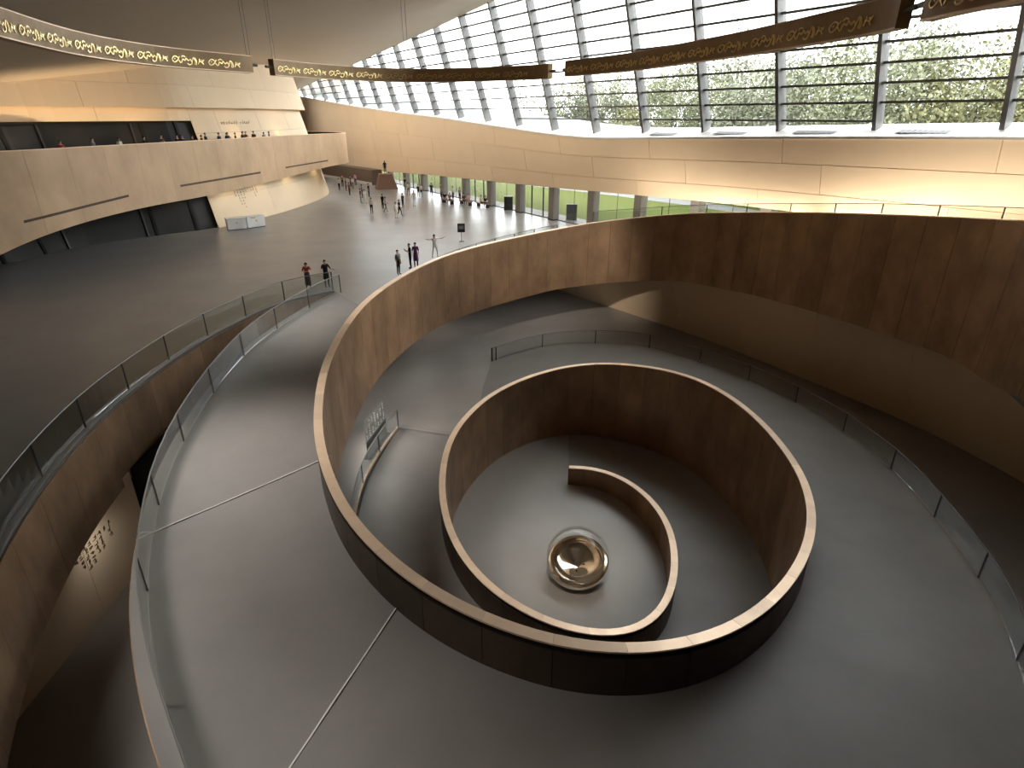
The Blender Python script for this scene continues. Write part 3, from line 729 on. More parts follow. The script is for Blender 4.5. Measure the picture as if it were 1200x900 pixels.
def slot(px0, px1, row_a, row_b, w):
    i0 = min(range(jend + 1), key=lambda i: abs(proj(GP[i])[0] - px0)); i1 = min(range(jend + 1), key=lambda i: abs(proj(GP[i])[0] - px1))
    pts = []
    for i in range(min(i0, i1), max(i0, i1) + 1):
        cur = [(px0, row_a), (px1, row_b)] if px0 < px1 else [(px1, row_b), (px0, row_a)]
        z = z_on_curve(GP[i], cur); pts.append((i, z))
    zs = smooth_pts([(z, z) for _, z in pts], 8)
    P0 = [[GP[i] + g_n(i) * 0.015 + Vector((0, 0, z[0] - ZG - w / 2)), GP[i] + g_n(i) * 0.015 + Vector((0, 0, z[0] - ZG + w / 2))] for (i, _), z in zip(pts, zs)]
    grid_solid(P0, [[p - g_n(i) * 0.05 for p in r] for (i, _), r in zip(pts, P0)], 'slot', M_MARK, gal)
slot(4, 138, 266, 232.5, 0.16); slot(199, 297, 220, 203.5, 0.16); slot(328, 379, 197.5, 189, 0.14)
# gallery floor
gf = empty('floor_gallery'); setp(gf, 'gallery floor behind the pale bronze parapet', 'floor', kind='structure')
poly = [(p - g_n(i) * 0.25) for i, p in enumerate(GP)][2:] + [Vector((-60, 108, 0)), Vector((-70, 60, 0)), Vector((-60, 16, 0))]
bm = bmesh.new(); f = bm.faces.new([bm.verts.new((p.x, p.y, 6.3)) for p in poly])
r = bmesh.ops.extrude_face_region(bm, geom=[f]); bmesh.ops.translate(bm, vec=(0, 0, -0.35), verts=[v for v in r['geom'] if isinstance(v, bmesh.types.BMVert)])
bmesh.ops.recalc_face_normals(bm, faces=bm.faces); bmesh.ops.triangulate(bm, faces=bm.faces)
me = bpy.data.meshes.new('gallery_slab'); bm.to_mesh(me); bm.free(); me.materials.append(M_FLOOR)
o = bpy.data.objects.new('gallery_slab', me); COL.objects.link(o); o.parent = gf

# ================================================================== ENCLOSURE
def wallbox(name, label, x0, x1, y0, y1, z0, z1, m):
    o = MB().box(x0, x1, y0, y1, z0, z1).build(name, m); return setp(o, label, 'wall', kind='structure')
wallbox('wall_back', 'plain rear wall of the hall behind the viewpoint', -95, 42, -14.5, -14, -7, 32, M_BRONZE_OUT)
wallbox('wall_far_left', 'plain side wall of the hall beyond the drums', -95.5, -95, -14, 170, -7, 20, M_BRONZE)
wallbox('wall_far_end', 'dim end wall at the far end of the hall', -95, -36, 140, 140.5, 0, 20, M_CREAM)
p = C(14) - GN * 0.5
MB().hexa([p - Vector((0, 0, 7)), Vector((42, -14.2, -7)), Vector((42.6, -14.2, -7)), p + Vector((.6, 0, -7))], [p + Vector((0, 0, 12)), Vector((42, -14.2, 12)), Vector((42.6, -14.2, 12)), p + Vector((.6, 0, 12))]).build('wall_near_right', M_BRONZE_OUT)
setp(bpy.data.objects['wall_near_right'], 'plain side wall beyond the near end of the window', 'wall', kind='structure')
# basement outer walls
b1px = [(600, 318), (655, 340), (700, 355), (825, 397), (950, 447), (1075, 500), (1200, 565), (1290, 620)]
bw = [up(a, b, Z_B1) for a, b in b1px]; bw = [Vector((-14, 84, Z_B1))] + bw + [Vector((27, 5, Z_B1)), Vector((24, -13.9, Z_B1))]
BW = [Vector(p) for p in smooth_pts(resample(catmull([tuple(p) for p in bw], 10), 1.0), 6)]; bwt = tangents(BW)
wb = empty('wall_basement'); setp(wb, 'leaning tan basement wall curving below the parapet at right', 'wall', kind='structure')
B_TOP = [(640, 338), (750, 328), (812, 330.5), (908, 353), (992, 386), (1075, 424), (1200, 482), (1290, 530)]
for a in range(0, len(BW) - 1, 6):
    ids = list(range(a, min(a + 6, len(BW) - 1) + 1)); P0, P1 = [], []
    for k, i in enumerate(ids):
        n = Vector((bwt[i].y, -bwt[i].x, 0)); g = bwt[i] * (0.006 if k == 0 else (-0.006 if k == len(ids) - 1 else 0))
        tp = 5.7 if i < 400 else 5.7
        P0.append([BW[i] + g, BW[i] + g + n * 1.6 + Vector((0, 0, 3.6)), BW[i] + g + n * 1.9 + Vector((0, 0, 5.7))]); P1.append([p - n * 0.2 for p in P0[-1]])
    grid_solid(P0, P1, 'wall_panel', M_TAN, wb, True)
lb = empty('wall_basement_left'); setp(lb, 'tan basement wall with dark lettering under the hall edge', 'wall', kind='structure')
xw = -14.0
MB().box(xw - 0.4, xw, 18.8, 40, Z_B1, -2.4).build('recess', M_DARK, lb)
yy = 18.6
for w in (3.1, 3.4, 3.4, 3.4, 3.4):
    MB().box(xw - 0.3, xw + 0.0, yy - w + 0.015, yy, Z_B1, -2.4).build('stone_panel', M_CREAM, lb); yy -= w
# small lit drum in the basement glimpsed under the parapet
dc = up(527, 377, Z_B1); rd = 4.0
ctr = dc + Vector((-3.2, 2.6, 0)); n = 40
vs = [ctr + Vector((math.cos(2 * PI * k / n) * rd, math.sin(2 * PI * k / n) * rd, 0)) for k in range(n)] + [ctr + Vector((math.cos(2 * PI * k / n) * (rd - 1.2), math.sin(2 * PI * k / n) * (rd - 1.2), 3.2)) for k in range(n)]
o = mesh_obj('basement_drum', vs, [(k, (k + 1) % n, n + (k + 1) % n, n + k) for k in range(n)] + [tuple(range(n)), tuple(range(2 * n - 1, n - 1, -1))], M_CREAM, None, True)
setp(o, 'pale base of a round drum glimpsed below the parapet', 'drum', kind='structure')

# warm cove lamps of the drum: behind the gallery parapet and under the gallery
for px_ in (20, 90, 160, 220, 275, 325):
    u_ = u_at_px(px_, 8.0); a_ = drum(u_, 6.7, 1.6 if px_ < 200 else 1.0); b_ = drum(u_, 12.0, 0.9); spot(a_, b_, 170 if px_ < 200 else 45, 130, (1, 0.76, 0.48), 0.04, 1.0)
for px_ in (215, 262, 300, 335, 368):
    u_ = u_at_px(px_, 3.0); a_ = drum(u_, 4.6, 0.9); b_ = drum(u_, 1.5, 0.2); spot(a_, b_, 45, 150, (1, 0.78, 0.5), 0.04, 1.0)

# ================================================================== OUTDOORS
def lawn_pt(k, off, z): return C(k) - GN * off + Vector((0, 0, z))
M_LAWN = mat('lawn_grass', (0.062, 0.078, 0.016), 0.9, spec=0.1, noise=(0.5, (0.085, 0.09, 0.022), 0.8), bump=(6, 0.3))
M_PAVE = mat('pale_paving', (0.16, 0.155, 0.145), 0.8, spec=0.2, noise=(0.8, (0.18, 0.175, 0.165), 0.6))
def ground(name, label, offs, m, z):
    P0 = [[lawn_pt(k, offs[0](k) if callable(offs[0]) else offs[0], z), lawn_pt(k, offs[1](k) if callable(offs[1]) else offs[1], z)] for k in range(-20, 31, 2)]
    o = grid_solid(P0, [[p - Vector((0, 0, 0.3)) for p in r] for r in P0], name, m); return setp(o, label, 'ground', kind='structure')
ground('ground_lawn', 'sunlit green lawn outside the glass front', (0.6, 160), M_LAWN, -0.12)
ground('ground_paving', 'pale paving strip just outside the glass front', (0.6, 3.2), M_PAVE, -0.10)
ground('ground_path', 'pale winding footpath crossing the lawn', (lambda k: 17 + 3 * math.sin(k * 0.35), lambda k: 21 + 3 * math.sin(k * 0.35) + 0.6 * math.sin(k)), M_PAVE, -0.09)
M_TEAL = mat('teal_roof_edge', (0.045, 0.075, 0.08), 0.4, noise=(0.3, (0.06, 0.085, 0.09), 0.5))
P0 = []
for j in range(-22, 17):
    k = j * 0.5; h = interp([-11, -4, 3, 7.5, 8.5], [0.8, 0.9, 0.75, 0.1, 0.0], k)
    P0.append([lawn_pt(k, 1.7, sill_z(k) - 0.3), lawn_pt(k, 3.2, sill_z(k) - 0.1 + h * .5), lawn_pt(k, 6.0, sill_z(k) - 0.1 + h)])
o = grid_solid(P0, [[p - Vector((0, 0, 0.5)) for p in r] for r in P0], 'roof_edge', M_TEAL, None, True); setp(o, 'teal curved roof edge outside the slanted window', 'roof', kind='structure')
# trees
M_BARK = mat('tree_bark', (0.055, 0.045, 0.035), 0.9)
def leaf_material(name, c1, c2):
    m = mat(name, c1, 0.7, spec=0.15, noise=(0.6, c2, 0.9), var=0.18); return m
LEAFM = [leaf_material('pale_green_leaf', (0.18, 0.19, 0.115), (0.22, 0.225, 0.15)), leaf_material('yellow_green_leaf', (0.22, 0.21, 0.10), (0.18, 0.185, 0.105)), leaf_material('grey_green_leaf', (0.17, 0.18, 0.13), (0.21, 0.22, 0.165))]
def crown_mesh(seed, mtl):
    rnd = random.Random(seed); v, f = [], []
    blobs = [(rnd.gauss(0, 0.24), rnd.gauss(0, 0.24), rnd.uniform(0.28, 0.95), rnd.uniform(0.10, 0.22)) for _ in range(34)]
    for _ in range(9000):
        bx, by, bz, br = rnd.choice(blobs); d = Vector((rnd.gauss(0, 1), rnd.gauss(0, 1), rnd.gauss(0, 1))).normalized() * br * rnd.random() ** 0.4
        c = Vector((bx, by, bz)) + d; q = rnd.uniform(0.005, 0.011)
        a = Vector((rnd.gauss(0, 1), rnd.gauss(0, 1), rnd.gauss(0, 1))).normalized(); b = a.orthogonal().normalized(); cc = a.cross(b)
        k = len(v); v += [c + b * q * 1.5, c + cc * q, c - b * q * 1.5, c - cc * q]; f.append((k, k + 1, k + 2, k + 3))
    me = bpy.data.meshes.new('crown'); me.from_pydata([tuple(p) for p in v], [], f); me.materials.append(mtl); return me
def trunk_mesh(seed):
    rnd = random.Random(seed); m = MB(); lean = Vector((rnd.uniform(-.05, .05), rnd.uniform(-.05, .05), 0))
    m.tube([Vector((0, 0, -0.01)), lean * .5 + Vector((0, 0, 0.4)), lean + Vector((0, 0, 0.85))], [0.014, 0.010, 0.004], 6)
    for _ in range(7):
        z = rnd.uniform(0.25, 0.6); a = rnd.uniform(0, 2 * PI); L = rnd.uniform(0.14, 0.28); b0 = lean * (z / .85) + Vector((0, 0, z)); d = Vector((math.cos(a), math.sin(a), rnd.uniform(.6, 1.3))).normalized()
        m.tube([b0, b0 + d * L * .5, b0 + d * L + Vector((0, 0, .03))], [0.006, 0.004, 0.002], 5)
    me = bpy.data.meshes.new('trunk'); me.from_pydata([tuple(p) for p in m.v], [], m.f); me.materials.append(M_BARK); return me
CR = [crown_mesh(11 + j, LEAFM[j]) for j in range(3)]; TR = [trunk_mesh(31 + j) for j in range(3)]
TLAB = ['pale green leafy tree outside the slanted window', 'yellowish green leafy tree outside the slanted window', 'grey green airy tree outside the slanted window']
rt = random.Random(5)
for k in [j * 0.42 for j in range(-4, 62)]:
    v = rt.randrange(3); off = rt.uniform(24, 52); h = rt.uniform(12.5, 17.5) + (1.5 if k > 10 else 0) - (1.5 if k < 5 else 0)
    p = lawn_pt(k + rt.uniform(-.3, .3) - off * 0.02, off, -0.12)
    t = empty('garden_tree', p, rt.uniform(0, 6.28)); setp(t, TLAB[v], 'tree', 'trees outside the window'); sxy = h * rt.uniform(.75, 1.0)
    for nm, me in (('crown', CR[v]), ('trunk', TR[v])):
        o = bpy.data.objects.new(nm, me); COL.objects.link(o); o.parent = t; o.scale = (sxy, sxy, h)
# low hedge of shrubs under the trees
for k in [j * 1.1 for j in range(2, 22)]:
    v = rt.randrange(3); p = lawn_pt(k, rt.uniform(27, 40), -0.1 - 1.1); t = empty('garden_shrub', p, rt.uniform(0, 6.28))
    setp(t, ['pale green', 'yellowish green', 'grey green'][v] + ' rounded shrub growing under the trees on the lawn', 'shrub', 'shrubs under the trees'); o = bpy.data.objects.new('foliage', CR[v]); COL.objects.link(o); o.parent = t; o.scale = (6.5, 6.5, 4.6)

# ================================================================== HANGING RING BEAM
ZBM, HBM, WBM = 11.5, 0.80, 0.34
BEAM_PX = [(-170, -10), (-80, 22), (0, 45), (100, 67), (200, 79), (298, 86), (320, 88.5), (400, 94), (480, 96.5), (560, 95.5), (645, 92.5), (662, 90), (730, 84.5), (800, 75.5), (880, 64.5), (950, 53), (1010, 43), (1060, 34), (1088, 23), (1140, 13), (1200, 2), (1290, -20)]
bp_ = [(*up(a, b, ZBM)[0:2], ZBM, float(a)) for a, b in BEAM_PX]
BP = resample(smooth_pts(resample(catmull(bp_, 10), 0.3), 25), 0.3); btn = tangents(BP)
CB = Vector((0, 26, 0))
def bnorm(i):
    n = Vector((btn[i].y, -btn[i].x, 0)); return n if n.dot(CB - Vector(BP[i][:3])) > 0 else -n
# ornament strokes of one cell (x along 0..1, y up 0..1): fish, bird and arrow outlines
ORN = [[(0.0, .5), (.05, .72), (.13, .8), (.2, .62), (.13, .38), (.05, .3), (0, .5)], [(.2, .62), (.25, .8)], [(.2, .5), (.26, .28)], [(.08, .55), (.1, .62)],
       [(.28, .3), (.33, .62), (.4, .5), (.44, .72), (.5, .5), (.56, .66), (.6, .42)], [(.3, .75), (.36, .88), (.42, .8)],
       [(.46, .3), (.5, .18), (.56, .22), (.6, .36), (.66, .82), (.7, .5), (.67, .24)], [(.7, .8), (.74, .5), (.71, .2)],
       [(.78, .3), (.84, .55), (.9, .48), (.97, .7)], [(.8, .55), (.84, .55), (.83, .75)], [(.9, .48), (.94, .3)], [(.88, .66), (.93, .6)]]
def beam_seg(x0, x1, label, cables):
    ids = [i for i in range(len(BP)) if x0 <= BP[i][3] <= x1]; o0 = Vector((BP[ids[len(ids) // 2]][0], BP[ids[len(ids) // 2]][1], ZBM))
    root = empty('hanging_beam', o0); setp(root, label, 'beam', 'segments of the hanging ring beam')
    L = lambda i, off, z: Vector((BP[i][0], BP[i][1], ZBM + z)) + bnorm(i) * off - o0
    P0 = [[L(i, WBM / 2, 0), L(i, WBM / 2, HBM)] for i in ids]; P1 = [[L(i, -WBM / 2, 0), L(i, -WBM / 2, HBM)] for i in ids]
    grid_solid(P0, P1, 'beam_body', M_BEAM, root)
    for z0, z1, nm in ((0.0, 0.035, 'lower_edge_strip'), (HBM - .03, HBM, 'upper_edge_strip')):
        grid_solid([[L(i, WBM / 2 + .012, z0), L(i, WBM / 2 + .012, z1)] for i in ids], [[L(i, WBM / 2, z0), L(i, WBM / 2, z1)] for i in ids], nm, M_COPE, root)
    cell = 7; n0 = 1
    def at(u, off, z):
        i = min(len(ids) - 2, max(0, int(u))); t = u - i; return lerp(L(ids[i], off, z), L(ids[i + 1], off, z), t)
    flip = (Vector(BP[ids[-1]][:3]) - Vector(BP[ids[0]][:3])).x
    while n0 + cell < len(ids):
        m = MB()
        for st_ in ORN:
            pts = [at(n0 + x * (cell - 0.6), WBM / 2 + 0.015, 0.07 + y * 0.50) for x, y in st_]
            pts = [Vector(p) for p in catmull([tuple(p) for p in pts], 3)] if len(pts) > 2 else pts
            for a_, b_ in zip(pts, pts[1:]): m.bar(a_, b_, 0.035, 0.035, bnorm(ids[min(n0, len(ids) - 1)]))
        m.build('gold_relief', M_GOLD, root); n0 += cell
    for e_ in (ids[0], ids[-1]):
        sgn = -1 if e_ == ids[0] else 1
        MB().tube([L(e_, 0, HBM / 2), L(e_, 0, HBM / 2) + btn[e_] * sgn * 0.5], 0.07, 8).build('coupling', M_STEEL, root)
    for e_ in cables:
        i = min(ids, key=lambda q: abs(BP[q][3] - e_))
        for dx in (-0.12, 0.12):
            b_ = L(i, 0, HBM) + btn[i] * dx; t_ = b_ + Vector((0, 0, max(0.5, ceil_z(BP[i][0], BP[i][1]) - ZBM - HBM))); MB().tube([b_, t_], 0.012, 5).build('suspension_cable', M_STEEL, root)
beam_seg(-170, 298, 'nearest left segment of the hanging bronze ring beam with gold relief', (294,))
beam_seg(318, 645, 'segment of the hanging ring beam crossing the far window', (324, 476))
beam_seg(662, 1060, 'rising segment of the hanging ring beam in front of the tree windows', (668, 860))
beam_seg(1086, 1290, 'short end segment of the ring beam at the top right corner', (1092,))

# ================================================================== CENTRE DISH UNDER A GLASS DOME
M_MIRROR = mat('polished_brass_mirror', (0.93, 0.88, 0.79), 0.10, metal=1.0)
dctr = up(677, 657, Z_PIT + 0.80); dish = empty('bronze_dish', (dctr.x, dctr.y, Z_PIT)); setp(dish, 'polished conical metal dish under a glass dome on the pit floor', 'dish')
tc_ = (Vector((0, 0, CAM_H)) - dctr); tc_.z = 0; tc_.normalize(); tilt = math.radians(16)
axis = (Vector((0, 0, 1)) * math.cos(tilt) + (tc_ + Vector((-0.25, 0, 0))).normalized() * math.sin(tilt)).normalized()
rot = axis.to_track_quat('Z', 'Y').to_matrix(); cpt = Vector((0, 0, 0.80))
def lathe(prof, name, m, n=64, ctr=cpt, R=rot, parent=dish, sharp=False):
    vs, fs = [], []
    for r_, h_ in prof:
        for j in range(n): vs.append(ctr + R @ Vector((r_ * math.cos(2 * PI * j / n), r_ * math.sin(2 * PI * j / n), h_)))
    for i in range(len(prof) - 1):
        for j in range(n): fs.append((i * n + j, i * n + (j + 1) % n, (i + 1) * n + (j + 1) % n, (i + 1) * n + j))
    o = mesh_obj(name, vs, fs, m, parent, True); return o
lathe([(0.02, -.50), (0.12, -.45), (0.35, -.34), (0.7, -.16), (0.98, -.03), (1.03, .03)], 'cone', M_MIRROR)
lathe([(1.0, -.02), (1.03, .06), (1.10, .12), (1.18, .13), (1.26, .09), (1.32, 0.0), (1.33, -.12), (1.30, -.26), (1.20, -.42), (1.02, -.56), (0.6, -.66), (0.05, -.68)], 'rim', M_MIRROR)
for a_ in (0.6, 2.6, 4.75):
    lathe([(0.001, 0.012), (0.04, 0.01), (0.045, -0.05), (0.001, -0.06)], 'drain_hole', M_DARK, 14, cpt + rot @ Vector((0.27 * math.cos(a_), 0.27 * math.sin(a_), -0.37)))
I3 = Matrix.Identity(3)
lathe([(0.02, 0.0), (0.75, 0.0), (0.75, 0.10), (0.45, 0.12), (0.30, 0.14), (0.02, 0.15)], 'pedestal', M_DARK, 40, Vector((0, 0, 0)), I3)
M_DOME = glass_mat('dome_glass', (0.95, 0.96, 0.95), 0.05)
lathe([(1.36 * math.cos(t * PI / 2 / 12), 1.05 + 1.25 * math.sin(t * PI / 2 / 12)) for t in range(-2, 12)] + [(0.02, 2.30)], 'glass_dome', M_DOME, 64, Vector((0, 0, 0)), I3)

# ================================================================== FURNITURE OF THE HALL
def facing(p, toward): d = Vector(toward) - Vector(p); return math.atan2(d.y, d.x) + PI / 2
def counter(px0, px1, label):
    a, b = up(*px0, 0), up(*px1, 0); c = (a + b) / 2; w = (b - a).length; rz = math.atan2((b - a).y, (b - a).x)
    r_ = empty('reception_counter', c, rz); setp(r_, label, 'counter', 'white counters by the drum wall')
    MB().box(-w / 2, w / 2, 0.06, 0.85, 0.06, 0.98).build('body', M_WHITE, r_); MB().box(-w / 2 - .03, w / 2 + .03, -0.0, 0.9, 0.98, 1.04).build('worktop', M_WHITE, r_)
    MB().box(-w / 2 + .04, w / 2 - .04, 0.1, 0.8, 0, 0.06).build('plinth', M_DSTEEL, r_); MB().box(-.06, .06, 0.045, 0.06, 0.55, 0.68).build('emblem', mat('orange_emblem', (0.6, 0.3, 0.12), 0.6), r_)
    return r_
counter((268, 270.5), (290, 268.5), 'white reception counter nearest the black doors')
counter((292, 268.0), (312, 265.2), 'white reception counter further along the drum wall')
o = empty('leaflet_stack', up(297, 255.5, 1.04) + Vector((0, 0, 0.0))); setp(o, 'small yellow leaflet pile on the further white counter', 'leaflets')
MB().box(-.2, .2, -.14, .14, 0, .05).build('paper_pile', mat('yellow_paper', (0.8, 0.6, 0.12), 0.7), o)
def kiosk(px, w, h, label):
    p = up(*px, 0); k_ = empty('info_kiosk', p, facing(p, (0, 0, 0))); setp(k_, label, 'kiosk', 'black kiosks by the glass front')
    MB().box(-w / 2, w / 2, 0, .35, 0.05, h).build('cabinet', M_KIOSK, k_); MB().box(-w / 2 + .06, w / 2 - .06, -.012, 0.0, h * .45, h - .08).build('screen', mat('kiosk_screen', (0.03, 0.032, 0.035), 0.15), k_)
    MB().box(-w / 2 - .06, w / 2 + .06, -.06, .4, 0, .05).build('foot', M_DSTEEL, k_)
kiosk((595.8, 246.3), 0.95, 1.45, 'black kiosk between the columns left of the glass doors')
kiosk((669.5, 258.5), 1.05, 1.55, 'black kiosk between the columns right of the glass doors')
p = up(541, 283, 0); sg = empty('notice_stand', p, facing(p, (0, 0, 0))); setp(sg, 'small black notice board on a post near the ramp railing', 'sign')
MB().box(-.02, .02, 0, .04, 0, 0.9).build('post', M_DSTEEL, sg); MB().box(-.2, .2, -.15, .2, 0, .03).build('foot', M_DSTEEL, sg); pb = MB().box(-.3, .3, -.03, 0, 0.75, 1.45).build('board', M_KIOSK, sg)
MB().box(-.2, .2, -.036, -.03, 1.0, 1.28).build('notice', mat('grey_notice', (0.2, 0.2, 0.2), .6), pb)
# glass sign beside the slot railing
a, b = up(431, 538, Z_B1), up(453, 508, Z_B1); c = (a + b) / 2; w = (b - a).length; sgn = empty('glass_sign', c, math.atan2((b - a).y, (b - a).x)); setp(sgn, 'freestanding translucent sign with white lettering beside the lower ramp', 'sign')
MB().box(-w / 2, w / 2, -.01, .01, 0.05, 2.05).build('glass_sheet', glass_mat('sign_glass', (0.86, 0.88, 0.87), 0.06), sgn)
MB().box(-w / 2, w / 2, -.04, -.012, 0.05, 0.95).build('lower_panel', mat('sign_grey', (0.10, 0.11, 0.105), .5), sgn); MB().box(-w / 2 - .05, w / 2 + .05, -.2, .2, 0, .05).build('base', M_DSTEEL, sgn)
def scribble(m, x, z, sz, rnd, y0=-0.018, y1=-0.012):
    for _ in range(4):
        if rnd.random() < .5: xx = x + rnd.uniform(-.3, .1) * sz; zz = z + rnd.uniform(-.4, .4) * sz; m.box(xx, xx + sz * rnd.uniform(.4, .7), y0, y1, zz, zz + sz * .11)
        else: xx = x + rnd.uniform(-.3, .3) * sz; zz = z - sz * .45; m.box(xx, xx + sz * .11, y0, y1, zz, zz + sz * rnd.uniform(.5, .9))
rnd = random.Random(3); m = MB()
for cx in range(7):
    for cz in range(8):
        if rnd.random() < .78: scribble(m, -w * .42 + cx * w * .14, 1.05 + cz * .12, .10, rnd)
m.build('lettering', M_WHITE, sgn)
# wall lettering on the drums and the basement wall
def wall_text(name, label, S, n, cols, sz, col_step, row_step, m_):
    rnd = random.Random(len(label)); root_ = empty(name, (0, 0, 0)); setp(root_, label, 'lettering')
    for ci, cnt in enumerate(cols):
        m = MB()
        for ri in range(cnt):
            o_ = S(ci * col_step, ri * row_step); ex = (S(ci * col_step + .1, ri * row_step) - o_).normalized(); ez = Vector((0, 0, 1)); nn = ex.cross(ez)
            if nn.dot(n) < 0: nn = -nn
            for _ in range(4):
                x, z = rnd.uniform(-.35, .1) * sz, rnd.uniform(-.4, .3) * sz; hw, hh = (sz * .6, sz * .13) if rnd.random() < .5 else (sz * .13, sz * .6)
                q = [o_ + ex * x + ez * z, o_ + ex * (x + hw) + ez * z, o_ + ex * (x + hw) + ez * (z + hh), o_ + ex * x + ez * (z + hh)]
                m.hexa([p + nn * .004 for p in q], [p + nn * .016 for p in q])
        if m.v: m.build('character_column', m_, root_)
    return root_
M_SOFTMARK = mat('brown_lettering', (0.30, 0.23, 0.16), .7)
uL = u_at_px(276, 2.4); sgn_dir = -1
wall_text('wall_lettering', 'brown lettering on the cream drum wall above the white counters', lambda x, z: drum(uL - x / 0.6, 2.95 - z, 0.0), dnorm(uL), [3, 6, 7, 4, 2, 1, 2, 4, 3], .22, .42, .27, M_SOFTMARK)
uL2 = u_at_px(262, 8.4)
wall_text('wall_lettering', 'row of brown lettering on the wall behind the gallery visitors', lambda x, z: drum(uL2 - x / 0.6, 8.75 - z, 0.0), dnorm(uL2), [1] * 7 + [0] + [1] * 5, .32, .38, .3, M_SOFTMARK)
wall_text('wall_lettering', 'dark lettering on the tan basement wall under the hall edge', lambda x, z: Vector((xw, 16.9 - x, -3.45 - z)), Vector((1, 0, 0)), [3, 1, 4, 4, 5, 5, 4, 2], .19, .25, .19, M_MARK)

# exhibit at the far end: stepped platform and figure on a pedestal
p = up(392, 209, 0); q = up(436, 217, 0); d = (q - p).normalized(); nrm = Vector((-d.y, d.x, 0)); 
plat = empty('display_platform', (0, 0, 0)); setp(plat, 'low brown stepped platform with pale edge at the far end', 'platform')
o_ = p - d * 10
MB().hexa([o_, q, q + nrm * 1.8, o_ + nrm * 1.8], [v + Vector((0, 0, 2.1)) for v in (o_ + nrm * .1, q + nrm * .1, q + nrm * 1.8, o_ + nrm * 1.8)]).build('body', mat('brown_cladding', (0.13, 0.095, 0.07), .6), plat)
MB().hexa([o_ - nrm * .12, q - nrm * .12, q - nrm * .002, o_ - nrm * .002], [v + Vector((0, 0, .35)) for v in (o_ - nrm * .12, q - nrm * .12, q - nrm * .002, o_ - nrm * .002)]).build('edge_strip', M_JOINT, plat)
p = up(453, 221, 0); ped = empty('statue_pedestal', p, 0.3); setp(ped, 'brown tapered pedestal by the far glass doors', 'pedestal')
MB().hexa([(-1.5, -1.2, 0), (1.5, -1.2, 0), (1.5, 1.2, 0), (-1.5, 1.2, 0)], [(-.9, -.7, 1.9), (.9, -.7, 1.9), (.9, .7, 1.9), (-.9, .7, 1.9)]).build('block', mat('red_brown_stone', (0.22, 0.13, 0.09), .6), ped)
MB().hexa([(-.95, -.75, 1.9), (.95, -.75, 1.9), (.95, .75, 1.9), (-.95, .75, 1.9)], [(-.85, -.65, 2.02), (.85, -.65, 2.02), (.85, .65, 2.02), (-.85, .65, 2.02)]).build('cap', mat('red_brown_stone', (0.22, 0.13, 0.09), .6), ped)
# benches by the glass front
for j, (px_, l_) in enumerate((((525, 238.5), 'brown bench by the glass front, the one nearer the far end'), ((546, 240.0), 'brown bench by the glass front, the middle one'), ((566, 242.5), 'brown bench by the glass front, nearest the kiosk'))):
    p = up(*px_, 0); b_ = empty('long_bench', p, ga); setp(b_, l_, 'bench', 'benches by the glass front')
    MB().box(-1.2, 1.2, -.25, .25, .36, .45).build('seat', mat('bench_wood', (0.25, 0.15, 0.09), .6), b_)
    for x in (-1, 1): MB().box(x - .05, x + .05, -.22, .22, 0, .36).build('leg', M_DSTEEL, b_)

# vents set in the window ledge
for j, k in enumerate((6.45, 7.45, 8.45, 9.45)):
    r_ = empty('ledge_vent', C(k) + GN * 0.7 + Vector((0, 0, interp(KS, [b.z for b in bt], k) + 0.22)), ga); r_.rotation_euler = (-0.31, 0, ga) if False else (0.31, 0, ga); setp(r_, 'slotted grey vent in the white window ledge, %s one from the left' % ('first', 'second', 'third', 'fourth')[j], 'vent', 'vents in the window ledge')
    MB().box(-1.3, 1.3, -.28, .28, 0, .015).build('frame', M_STEEL, r_)
    for x in range(9): MB().box(-1.2 + x * .27, -1.0 + x * .27, -.22, .22, .015, .03).build('slat', M_DSTEEL, r_)

